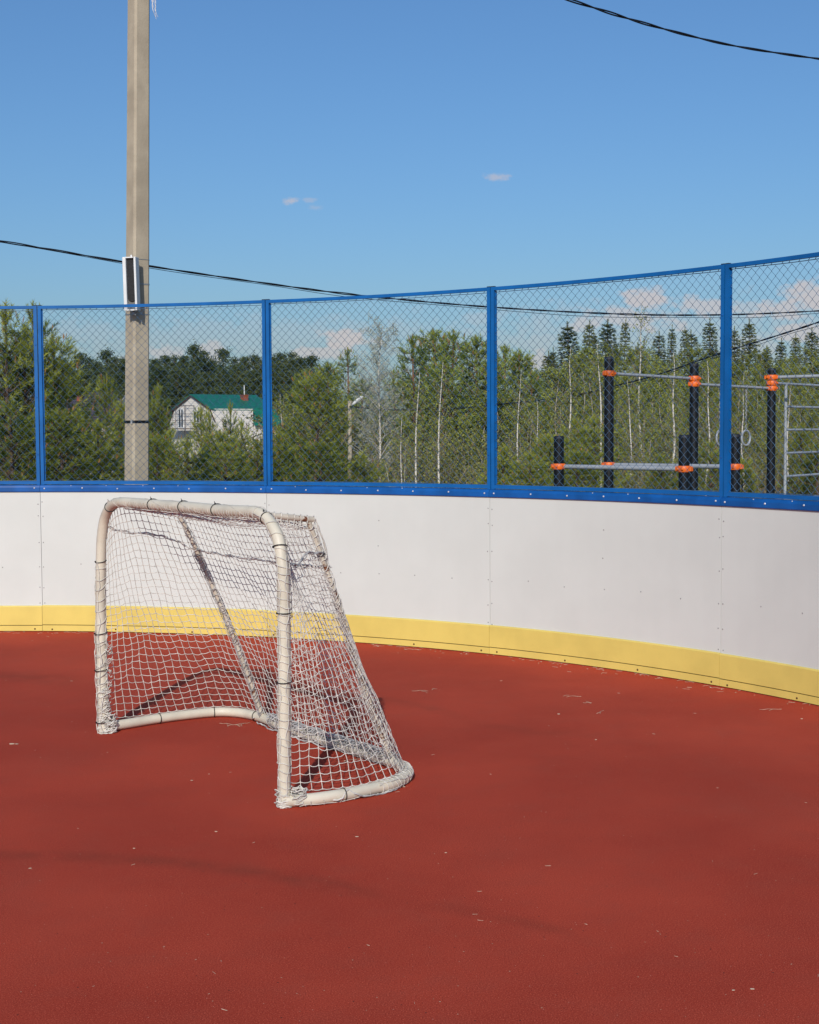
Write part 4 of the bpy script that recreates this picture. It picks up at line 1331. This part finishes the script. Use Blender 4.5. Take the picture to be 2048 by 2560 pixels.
def make_birch(seed, H, RB, nleaf, leaf=.055, mat='leaf_birch', fork=False, tw=.0085, droop=0.0, lean=.0, name='birch_tree', lowest=.22, crownname='crown', trunk_mat='birch', twigm='twig', wob=1.0, nmul=1.0):
    rg = np.random.default_rng(seed); tk, br = MB(), MB(); ph = rg.uniform(0, 6, 4)
    tr = lambda f: Vector((lean * H * f + wob * (.012 * H * math.sin(f * 5 + ph[0]) * f + .006 * H * math.sin(f * 13 + ph[1]) * f), wob * .012 * H * math.sin(f * 4 + ph[2]) * f, H * f))
    tk.tube([tr(i / 16) for i in range(17)], [tw * H * (1 - .93 * (i / 16) ** .9) + .003 for i in range(17)], 7)
    P, T = [], []
    nbr = int((26 + 4 * H) * nmul); stems = [(tr, 1.0)]
    if fork:
        for sg, f0 in ((1, .16), (-1, .28)):
            b0 = tr(f0); L_ = H * .62
            g = lambda f, b0=b0, sg=sg, L_=L_: b0 + Vector((sg * .30 * L_ * f, .08 * L_ * f, L_ * f * .9 + .04 * math.sin(f * 9)))
            tk.tube([g(i / 10) for i in range(11)], [tw * H * .55 * (1 - .9 * i / 10) + .002 for i in range(11)], 6); stems.append((g, .6))
    for k in range(nbr):
        st, sc_ = stems[0] if rg.random() < .7 or len(stems) == 1 else stems[int(rg.integers(1, len(stems)))]
        f = rg.uniform(lowest, .97); p0 = np.array(st(f)); a = rg.uniform(0, 6.28)
        bl = RB * sc_ * (1.0 - .72 * f) * rg.uniform(.55, 1.2); el_ = math.radians(rg.uniform(35, 62)); hd = np.array([math.cos(a), math.sin(a), 0])
        path = lambda t: p0 + hd * bl * math.cos(el_) * t + np.array([0, 0, 1]) * bl * (math.sin(el_) * t - droop * t * t * 1.4)
        br.tube([Vector(path(q / 5)) for q in range(6)], [(.0022 + .0065 * bl) * (1 - .8 * q / 5) for q in range(6)], 4, caps=False)
        for q in range(int(5 + 4 * bl)):
            t = rg.uniform(.25, 1); p = path(t); td = hd * .5 + rg.normal(size=3) * .6 + np.array([0, 0, .35 - droop * 1.6]); td /= np.linalg.norm(td); tl = rg.uniform(.15, .4) * (bl * .55 + .2)
            mid_ = p + td * tl * .5; e_ = p + td * tl + np.array([0, 0, -droop * tl * .8])
            br.tube([Vector(p), Vector(mid_), Vector(e_)], [.0035, .0026, .0012], 3, caps=False)
            n = max(2, int(nleaf / nbr / (5 + 4 * bl)))
            u = rg.random((n, 1)); pts = p * (1 - u) + e_ * u + rg.normal(size=(n, 3)) * .035
            P.append(pts); T.append(np.clip(rg.uniform(0, 1) + rg.normal(size=n) * .2, 0, 1))
    P = np.concatenate(P); T = np.concatenate(T)
    V, F, tn = leaves(P, leaf, 1, 0, T, rg, .66)
    return assemble(name, [('trunk', tk.mesh('trunk', M[trunk_mat])), ('branches', br.mesh('branches', M[twigm])), (crownname, np_mesh(crownname, V, F, M[mat], tn))])


def make_shrub(seed, H, RB, nleaf, mat='leaf_olive', leaf=.05, stems=13):
    rg = np.random.default_rng(seed); br = MB(); P, T = [], []
    for k in range(stems):
        a = rg.uniform(0, 6.28); r_ = RB * rg.uniform(.1, 1); hh = H * rg.uniform(.6, 1.0); bx, by = rg.normal(size=2) * RB * .25
        st = lambda f: np.array([bx + math.cos(a) * r_ * f ** 1.3, by + math.sin(a) * r_ * f ** 1.3, hh * f]) + np.array([.03 * math.sin(f * 9 + k), .03 * math.cos(f * 8 + k), 0])
        br.tube([Vector(st(i / 8)) for i in range(9)], [.013 * (1 - .85 * i / 8) + .002 for i in range(9)], 4, caps=False)
        for q in range(15):
            f = rg.uniform(.18, 1); p = st(f); d = rg.normal(size=3) * .5 + np.array([math.cos(a) * .3, math.sin(a) * .3, .75]); d /= np.linalg.norm(d); l = rg.uniform(.2, .55) * (1.1 - .5 * f); e_ = p + d * l
            br.tube([Vector(p), Vector(e_)], [.0045, .0015], 3, caps=False)
            n = max(2, int(nleaf / stems / 15)); u = rg.random((n, 1)); P.append(p * (1 - u) + e_ * u + rg.normal(size=(n, 3)) * .05); T.append(np.clip(rg.uniform(0, 1) + rg.normal(size=n) * .2, 0, 1))
    V, F, tn = leaves(np.concatenate(P), leaf, 1, 0, np.concatenate(T), rg, .6)
    return assemble('shrub', [('branches', br.mesh('branches', M['twig'])), ('foliage', np_mesh('foliage', V, F, M[mat], tn))])


KIND = {}
for i in range(3):
    KIND['pine%d' % i] = (make_pine(100 + i, 4.2, (1.15, 1.0, 1.25)[i], .40, 6, 30, .098, .0105, M['needle_near'], tws=.22), 4.2)
for i in range(2):
    KIND['mid%d' % i] = (make_pine(200 + i, 7.0, (1.3, 1.1)[i], .54, 6, 18, .12, .022, M['needle_mid'], bare=.20, blunt=.66, bark='bark_red', tws=.235, sparse=.9), 7.0)
KIND['trunky'] = (make_pine(231, 8.5, 1.0, .5, 5, 15, .12, .022, M['needle_mid'], bare=.55, sparse=.85, tws=.22, blunt=.6, bark='bark_red'), 8.5)
for i in range(3): KIND['far%d' % i] = (make_far_pine(300 + i, 14.5, (2.3, 2.0, 2.6)[i]), 14.5)
for i in range(3): KIND['spruce%d' % i] = (make_spruce((400, 417, 423)[i], 7.0, (1.5, 1.25, 1.7)[i]), 7.0)
for i in range(3): KIND['birch%d' % i] = (make_birch(500 + i, 5.6, 1.6, 4600, leaf=.060, fork=(i == 2), lean=(.02, -.035, .0)[i], tw=.0048, trunk_mat='birch_dull', wob=2.2), 5.6)
KIND['birch_sparse'] = (make_birch(521, 5.4, 1.3, 900, mat='leaf_birch', tw=.0105, lowest=.3, wob=2.0), 5.4)
KIND['birch_fork'] = (make_birch(533, 4.2, 1.0, 600, fork=True, tw=.0085, lowest=.4), 4.2)
KIND['birch_bare'] = (make_birch(555, 8.4, 2.5, 17000, leaf=.036, mat='bud_grey', droop=.12, lowest=.40, twigm='twig_grey', nmul=2.2, tw=.0070), 8.4)
for i in range(3): KIND['shrub%d' % i] = (make_shrub(600 + i, 3.0, 1.2, 4200), 3.0)
used = set()


def place(kind, px, py, Y, label, group=None, wide=1.0, rz=None, cat_='tree'):
    """a plant whose tip stands in the direction (px, py) at the distance Y"""
    proto, H0 = KIND[kind]; tp = at(px, py, Y); g = gz(tp.x, Y) - .05
    o = proto if kind not in used else copy_tree(proto); used.add(kind)
    s = (tp.z - g) / H0
    o.location = (tp.x, Y, g); o.scale = (s * wide, s * wide, s); o.rotation_euler = (0, 0, random.uniform(0, 6.28) if rz is None else rz)
    if kind.startswith('spruce'):
        o.rotation_euler.x = random.uniform(-.05, .05); o.rotation_euler.y = random.uniform(-.05, .05); k = random.uniform(.8, 1.45); o.scale.x *= k; o.scale.y *= k
    tag(o, label, cat_, group); return o


GP = 'young pines growing just beyond the rink boards'
place('pine0', 18, 772, 18.6, 'tallest near pine with a bushy tip, filling the left edge behind the fence', GP, 1.05)
place('pine1', 80, 772, 20.2, 'slim pine tip rising just behind the leftmost blue fence upright', GP, .9)
place('pine2', 133, 852, 19.4, 'bushy pine with a bent leader, just right of the leftmost fence upright', GP, 1.0)
place('pine0', 64, 838, 19.0, 'pine between the two tallest tips at the far left', GP, 1.0)
place('pine1', 212, 1032, 19.8, 'pine in front of the lower edge of the dark brown tiled roof', GP, 1.3)
place('pine2', 266, 950, 22.0, 'slim pine standing close beside the concrete pole, before the end of the brown roof', GP, .55)
place('pine0', 300, 1010, 20.5, 'low pine half hidden by the concrete pole', GP, 1.2)
place('pine1', 240, 1060, 17.6, 'low dense pine under the brown roof, with dark gaps below', GP, 1.5)
place('pine2', 150, 1030, 17.2, 'low dense pine with brown inner branches near the leftmost fence upright', GP, 1.5)
place('pine0', 30, 1010, 16.8, 'dense low pine at the bottom left corner of the mesh', GP, 1.5)
place('pine1', 396, 972, 24.0, 'slender pine with a tan tip, right of the concrete pole', GP, .7)
place('pine0', 428, 1080, 22.6, 'pine in front of the left gable window of the white house', GP, 1.2)
place('pine2', 503, 1024, 22.2, 'pine with a tan tip before the middle of the white gable', GP, .55)
place('pine1', 523, 1036, 21.8, 'slim pine before the corner between the white gable and the eave', GP, .55)
place('pine0', 577, 1014, 24.4, 'thin pine leader rising before the shaded eave of the green roof', GP, .5)
place('pine2', 548, 1084, 21.2, 'pine below the shaded eave of the white house', GP, 1.25)
place('pine1', 604, 1056, 22.4, 'pine before the right end of the white house wall', GP, .6)
place('pine0', 640, 1104, 20.6, 'low pine left of the second blue fence upright', GP, 1.4)
place('pine1', 470, 1104, 19.0, 'low dense pine above the left end of the goal crossbar', GP, 1.6)
place('pine2', 395, 1094, 19.2, 'low pine touching the right edge of the concrete pole', GP, 1.4)
place('pine0', 560, 1112, 18.6, 'low dense pine above the middle of the goal crossbar', GP, 1.6)
place('pine2', 792, 943, 22.0, 'tall conical pine beside the distant street lamp', GP, 1.3)
place('pine1', 735, 1078, 22.8, 'pine between the second fence upright and the tall conical pine', GP, 1.3)
place('pine0', 842, 1092, 22.4, 'pine on the lamp side of the tall conical pine', GP, .9)
place('pine1', 700, 1090, 20.8, 'low pine just right of the second blue fence upright', GP, 1.35)
place('pine2', 800, 1110, 19.6, 'low pine at the foot of the tall conical pine', GP, 1.6)
place('pine0', 912, 1140, 22.5, 'low pine at the foot of the distant street lamp', GP, 1.3)
GB = 'low pine bushes around the workout bars'
place('pine1', 1262, 1120, 22.5, 'low pine bush just right of the third blue fence upright', GB, 1.5, cat_='pine bush')
place('pine0', 1322, 1138, 21.6, 'low pine bush left of the first short black post', GB, 1.7, cat_='pine bush')
place('pine2', 1372, 1092, 23.6, 'pine bush rising behind the first short black post', GB, 1.4, cat_='pine bush')
place('pine1', 1440, 1052, 25.5, 'pine bush between the first short and the first tall black post', GB, 1.35, cat_='pine bush')
place('pine0', 1488, 1046, 24.4, 'pine bush just left of the first tall black post', GB, 1.25, cat_='pine bush')
place('pine2', 1440, 1130, 20.4, 'low pine bush under the left half of the low parallel bars', GB, 1.7, cat_='pine bush')
place('pine1', 1655, 1140, 23.0, 'low pine bush left of the second short black post', GB, 1.5, cat_='pine bush')
place('pine0', 1775, 1108, 22.0, 'pine bush right of the second tall black post', GB, 1.35, cat_='pine bush')
place('pine2', 1856, 1150, 21.0, 'low pine bush beside the third short black post, under the free ring', GB, 1.2, cat_='pine bush')
place('pine1', 2006, 1062, 24.0, 'pine bush seen through the rungs of the grey ladder', GB, 1.3, cat_='pine bush')
place('pine0', 2046, 1112, 22.5, 'low pine bush at the right edge behind the ladder', GB, 1.5, cat_='pine bush')

GM = 'tall pines beyond the birch thicket'
place('mid0', 1033, 848, 46, 'leftmost pine of the tall pine clump, right of the bare birch', GM, 0.97)
place('mid1', 1082, 834, 48, 'tallest pine of the clump in the middle of the photo', GM, 1.11)
place('mid0', 1133, 838, 47, 'dense pine right of the tallest one in the middle clump', GM, 1.17)
place('mid1', 1188, 850, 46, 'pine of the middle clump just left of the third blue fence upright', GM, 1.21)
place('mid0', 1110, 900, 44, 'lower pine in front of the middle clump', GM, 1.31)
place('mid1', 1222, 905, 45, 'pine hidden behind the third blue fence upright', GM, 1.17)
place('mid0', 1262, 872, 48, 'pine just right of the third blue fence upright', GM, 1.07)
place('mid1', 1298, 886, 47, 'pine with a rounded top, left of the first spruces', GM, 1.17)
place('mid0', 1330, 935, 46, 'lower pine at the right end of the middle clump', GM, 1.17)
place('trunky', 869, 878, 58, 'tall pine with a bare reddish trunk above the distant street lamp', GM, 0.97)
place('mid1', 820, 915, 60, 'pine left of the one with the bare reddish trunk', GM, 1.25)
place('mid0', 765, 930, 64, 'pine above the left shoulder of the tall conical pine', GM, 1.25)
place('mid1', 908, 955, 56, 'low pine between the bare trunk and the bare birch', GM, 1.17)
place('mid0', 985, 935, 52, 'low pine behind the bare grey birch', GM, 1.07)

GF = 'far pines along the wood behind the houses'
fx = 150; i = 0
LF = 'dark pine in the far wood behind the houses, one of a closed row'
while fx < 800:
    py = 892 + 9 * math.sin(i * 2.1) + random.uniform(-9, 9)
    if 470 < fx < 520: py -= 12
    if fx < 180: py += 16
    place('far%d' % (i % 3), fx, py, 186 + random.uniform(-8, 8), LF, GF, random.uniform(.95, 1.25)); fx += random.uniform(20, 29); i += 1
fx = 140
while fx < 820:
    place('far%d' % (i % 3), fx, 925 + random.uniform(-10, 14), 172 + random.uniform(-4, 4), LF, GF, random.uniform(1.1, 1.5)); fx += random.uniform(34, 44); i += 1
for q in range(10):
    place('far%d' % (q % 3), 110 + q * 62 + random.uniform(-8, 8), 975 + random.uniform(-10, 10), 120 if q < 3 else 164, LF, GF, 1.4)

place('birch_bare', 952, 815, 41, 'tall bare birch with a fine grey twig crown against the sky', 'birches in the thicket', 1.0, rz=.6)
GW = 'birches in the thicket'
for k_, px, py, Y, wd, lab in (('birch_sparse', 1101, 905, 28.4, .9, 'slender birch with the brightest white trunk, left of the third fence upright'),
                               ('birch_sparse', 1043, 930, 28.4, .9, 'slim birch with a white trunk left of the brightest one'),
                               ('birch_fork', 1006, 1040, 30, .9, 'small forked white birch low in front of the thicket'),
                               ('birch_sparse', 1297, 930, 28.4, .9, 'white trunked birch right of the third fence upright'),
                               ('birch_sparse', 1341, 1000, 28.4, .9, 'thin white birch left of the first short black post'),
                               ('birch_sparse', 1430, 868, 29.2, .9, 'thin white birch left of the first tall black post'),
                               ('birch_sparse', 1500, 860, 29.2, .9, 'thin white birch just left of the first tall black post'),
                               ('birch_sparse', 1606, 752, 40, .75, 'tallest white birch, mid way between the two first tall black posts'),
                               ('birch_sparse', 1681, 880, 29.2, 1, 'white birch left of the second tall black post'),
                               ('birch_sparse', 1572, 950, 29.2, .9, 'thin white birch right of the first tall black post'),
                               ('birch_sparse', 1768, 900, 29.2, .9, 'white birch just left of the last visible fence upright'),
                               ('birch_sparse', 1862, 930, 29.2, .9, 'white birch behind the free hanging ring'),
                               ('birch_sparse', 1975, 960, 29.2, .9, 'white birch behind the grey ladder upright'),
                               ('birch_sparse', 800, 1000, 50, 1, 'pale birch left of the distant street lamp pole'),
                               ('birch_sparse', 706, 985, 52, 1, 'pale birch just right of the second blue fence upright')):
    place(k_, px, py, Y, lab, GW, wd)
LT = 'slender leafing birch in the thicket beyond the fence'
i = 0
for Y, x0, x1, st, top in ((46, 1010, 1345, 26, 985), (42, 1380, 2100, 27, 900), (38, 1030, 1345, 40, 1012), (34, 1400, 2100, 36, 935), (52, 690, 980, 30, 1000), (56, 1340, 2110, 40, 880)):
    x = x0 + random.uniform(0, 12)
    while x < x1:
        place('birch%d' % (i % 3), x, top + random.uniform(-28, 40), Y + random.uniform(-1.8, 1.8), LT, 'leafing birches of the thicket', random.uniform(.85, 1.2)); i += 1; x += st * random.uniform(.75, 1.25)
LS = 'olive twiggy shrub filling the thicket beyond the fence'
for Y, x0, x1, st, top in ((33, 1030, 1360, 36, 1095), (30, 1020, 1260, 46, 1140), (31, 1360, 2100, 44, 1085), (40, 640, 775, 40, 1060), (51, 820, 1040, 40, 1075), (27.5, 1500, 1850, 60, 1130), (50, 640, 2120, 46, 1010)):
    x = x0 + random.uniform(0, 12)
    while x < x1:
        place('shrub%d' % (i % 3), x, top + random.uniform(-25, 25), Y + random.uniform(-1.2, 1.2), LS, 'shrubs of the thicket', random.uniform(1.0, 1.5), cat_='shrub'); i += 1; x += st * random.uniform(.8, 1.2)
GS = 'spruces along the skyline at the right'
for px, py, Y, wd, lab in ((1379, 872, 62, 1.1, 'small spruce apart from the others, at the left end of the spruce skyline'),
                           (1437, 806, 62, 1.2, 'dark spruce, first tall tip of the skyline left of the first black post'),
                           (1463, 804, 63, 1.1, 'dark spruce with the second tall tip left of the first black post'),
                           (1496, 830, 62, 1.1, 'spruce just left of the first tall black post'),
                           (1520, 800, 64, 1.1, 'spruce whose tip stands right above the first tall black post'),
                           (1552, 800, 64, .9, 'spruce left of the tallest birch'),
                           (1642, 832, 66, .9, 'spruce just right of the tallest birch'),
                           (1675, 815, 66, .9, 'spruce mid way between the tallest birch and the second tall black post'),
                           (1711, 818, 66, .9, 'slim spruce just left of the second tall black post'),
                           (1747, 826, 64, 1, 'spruce whose tip stands just right of the second tall black post'),
                           (1780, 800, 63, 1, 'spruce with a high tip just left of the last fence upright'),
                           (1842, 818, 62, 1.15, 'spruce with a high tip just right of the last fence upright'),
                           (1874, 800, 62, 1.2, 'broad spruce with cones left of the third tall black post'),
                           (1942, 848, 63, 1.0, 'spruce just right of the third tall black post'),
                           (1982, 838, 60, 1.2, 'dark spruce hung with cones above the grey ladder'),
                           (2036, 822, 60, 1.2, 'tall spruce at the right edge of the photo'),
                           (1905, 880, 66, 1.1, 'lower spruce behind the third tall black post'),
                           (1815, 890, 66, 1.1, 'lower spruce hidden behind the last fence upright')):
    place('spruce%d' % (i % 3), px, py, Y, lab, GS, wd); i += 1
for q in range(11): place('spruce%d' % (q % 3), 1395 + 63 * q + random.uniform(-24, 24), 885 + random.uniform(-28, 24), 70, 'lower spruce filling the gaps of the spruce skyline', GS, 1.3)

# dry grass on the mound behind the ladder
rg = np.random.default_rng(77); n = 26000
gx = rg.uniform(2.5, 10.5, n); gy = rg.uniform(19, 29, n)
P = np.array([[x, y, gz(x, y) - .01] for x, y in zip(gx, gy)]); dv = nrm(rg.normal(size=(n, 3)) * np.array([.5, .5, .1]) + np.array([0, 0, .8]))
sd_ = nrm(np.cross(dv, rg.normal(size=(n, 3)))) * .006; ln = rg.uniform(.06, .24, (n, 1))
V = np.stack([P - sd_, P + sd_, P + dv * ln], 1).reshape(-1, 3)
o = link_mesh('dry_grass', np_mesh('dry_grass', V, np.arange(len(V)).reshape(-1, 3), M['dry_blade'], np.repeat(rg.random(n), 3)))
tag(o, 'dry tan grass on the mound behind the workout posts', 'grass', kind='stuff')

# bits of straw, chips and seed husks lying on the court
mb = MB()


def straw(x, y, L_, r, bend):
    a = random.uniform(0, PI); q = []
    for i in range(5):
        t = i / 4 - .5
        q.append(Vector((x + math.cos(a) * L_ * t - math.sin(a) * bend * t * t, y + math.sin(a) * L_ * t + math.cos(a) * bend * t * t, r * 1.05 + (.004 if i in (1, 2) and L_ > .05 else 0))))
    mb.tube(q, r, 4, smooth=False)


def chip(x, y, s):
    a = random.uniform(0, 6.28); pts = []
    for k in range(5):
        b_ = a + k * 1.2566; r_ = s * random.uniform(.5, 1.1); pts.append(Vector((x + math.cos(b_) * r_ * 1.5, y + math.sin(b_) * r_ * .7, .0012)))
    mb.slab(pts, (0, 0, s * .35))


n = 0
while n < 440:
    px = random.uniform(0, 2048); py = 1590 + 960 * random.random() ** 1.35; p = ong(px, py)
    if (p - CC).xy.length > RR - .02 and p.x > CC.x: continue
    if random.random() < .88: chip(p.x, p.y, random.choice((.0007, .0009, .0011, .0013, .0018)))
    else: straw(p.x, p.y, random.uniform(.006, .022), random.uniform(.0005, .0009), random.uniform(-.006, .006))
    n += 1
for q in range(240):                                                # drift against the foot of the boards
    k = random.choice((0, 0, 1, 1, 1, 2, 2, 3, 3, 4)); f = panel_path(k); p, nn = f(random.random()); r_ = random.expovariate(18) + .017
    x, y = p.x - nn.x * r_, p.y - nn.y * r_
    if random.random() < .5: chip(x, y, random.uniform(.002, .006))
    else: straw(x, y, random.uniform(.02, .07), random.uniform(.0007, .0012), random.uniform(-.02, .02))
for px, py in ((1085, 1722), (1060, 1728), (1430, 1740), (1500, 1782), (1590, 1684), (1585, 1678), (575, 1812), (590, 1815), (610, 1813), (870, 1900), (1930, 1776), (1480, 1758)):
    p = ong(px, py)
    for t in range(2): straw(p.x + random.uniform(-.03, .03), p.y + random.uniform(-.03, .03), random.uniform(.05, .12), .0009, random.uniform(-.05, .05))
for px, py, s in ((1397, 1786, .010), (2005, 1798, .009), (30, 1861, .016), (42, 1861, .012), (480, 1952, .007), (893, 2093, .008), (1490, 1850, .008), (1835, 2477, .006), (1880, 2474, .007), (1115, 2133, .006), (540, 2080, .006), (75, 2172, .007), (1010, 1968, .008), (755, 2010, .006), (335, 2122, .006)):
    p = ong(px, py); chip(p.x, p.y, s * .75)
o = mb.build('straw_litter', simple('straw', (.62, .50, .36), .8, vary=.2, scale=40)); tag(o, 'bits of straw and pale chips scattered on the red court', 'litter', kind='stuff')

# ------------------------------------------------------------------ output settings
scene.view_settings.view_transform = 'Standard'; scene.view_settings.look = 'None'
scene.view_settings.exposure = 0.12; scene.view_settings.gamma = 1.0
scene.render.resolution_x, scene.render.resolution_y = 819, 1024
scene.cycles.max_bounces = 6; scene.cycles.transparent_max_bounces = 4
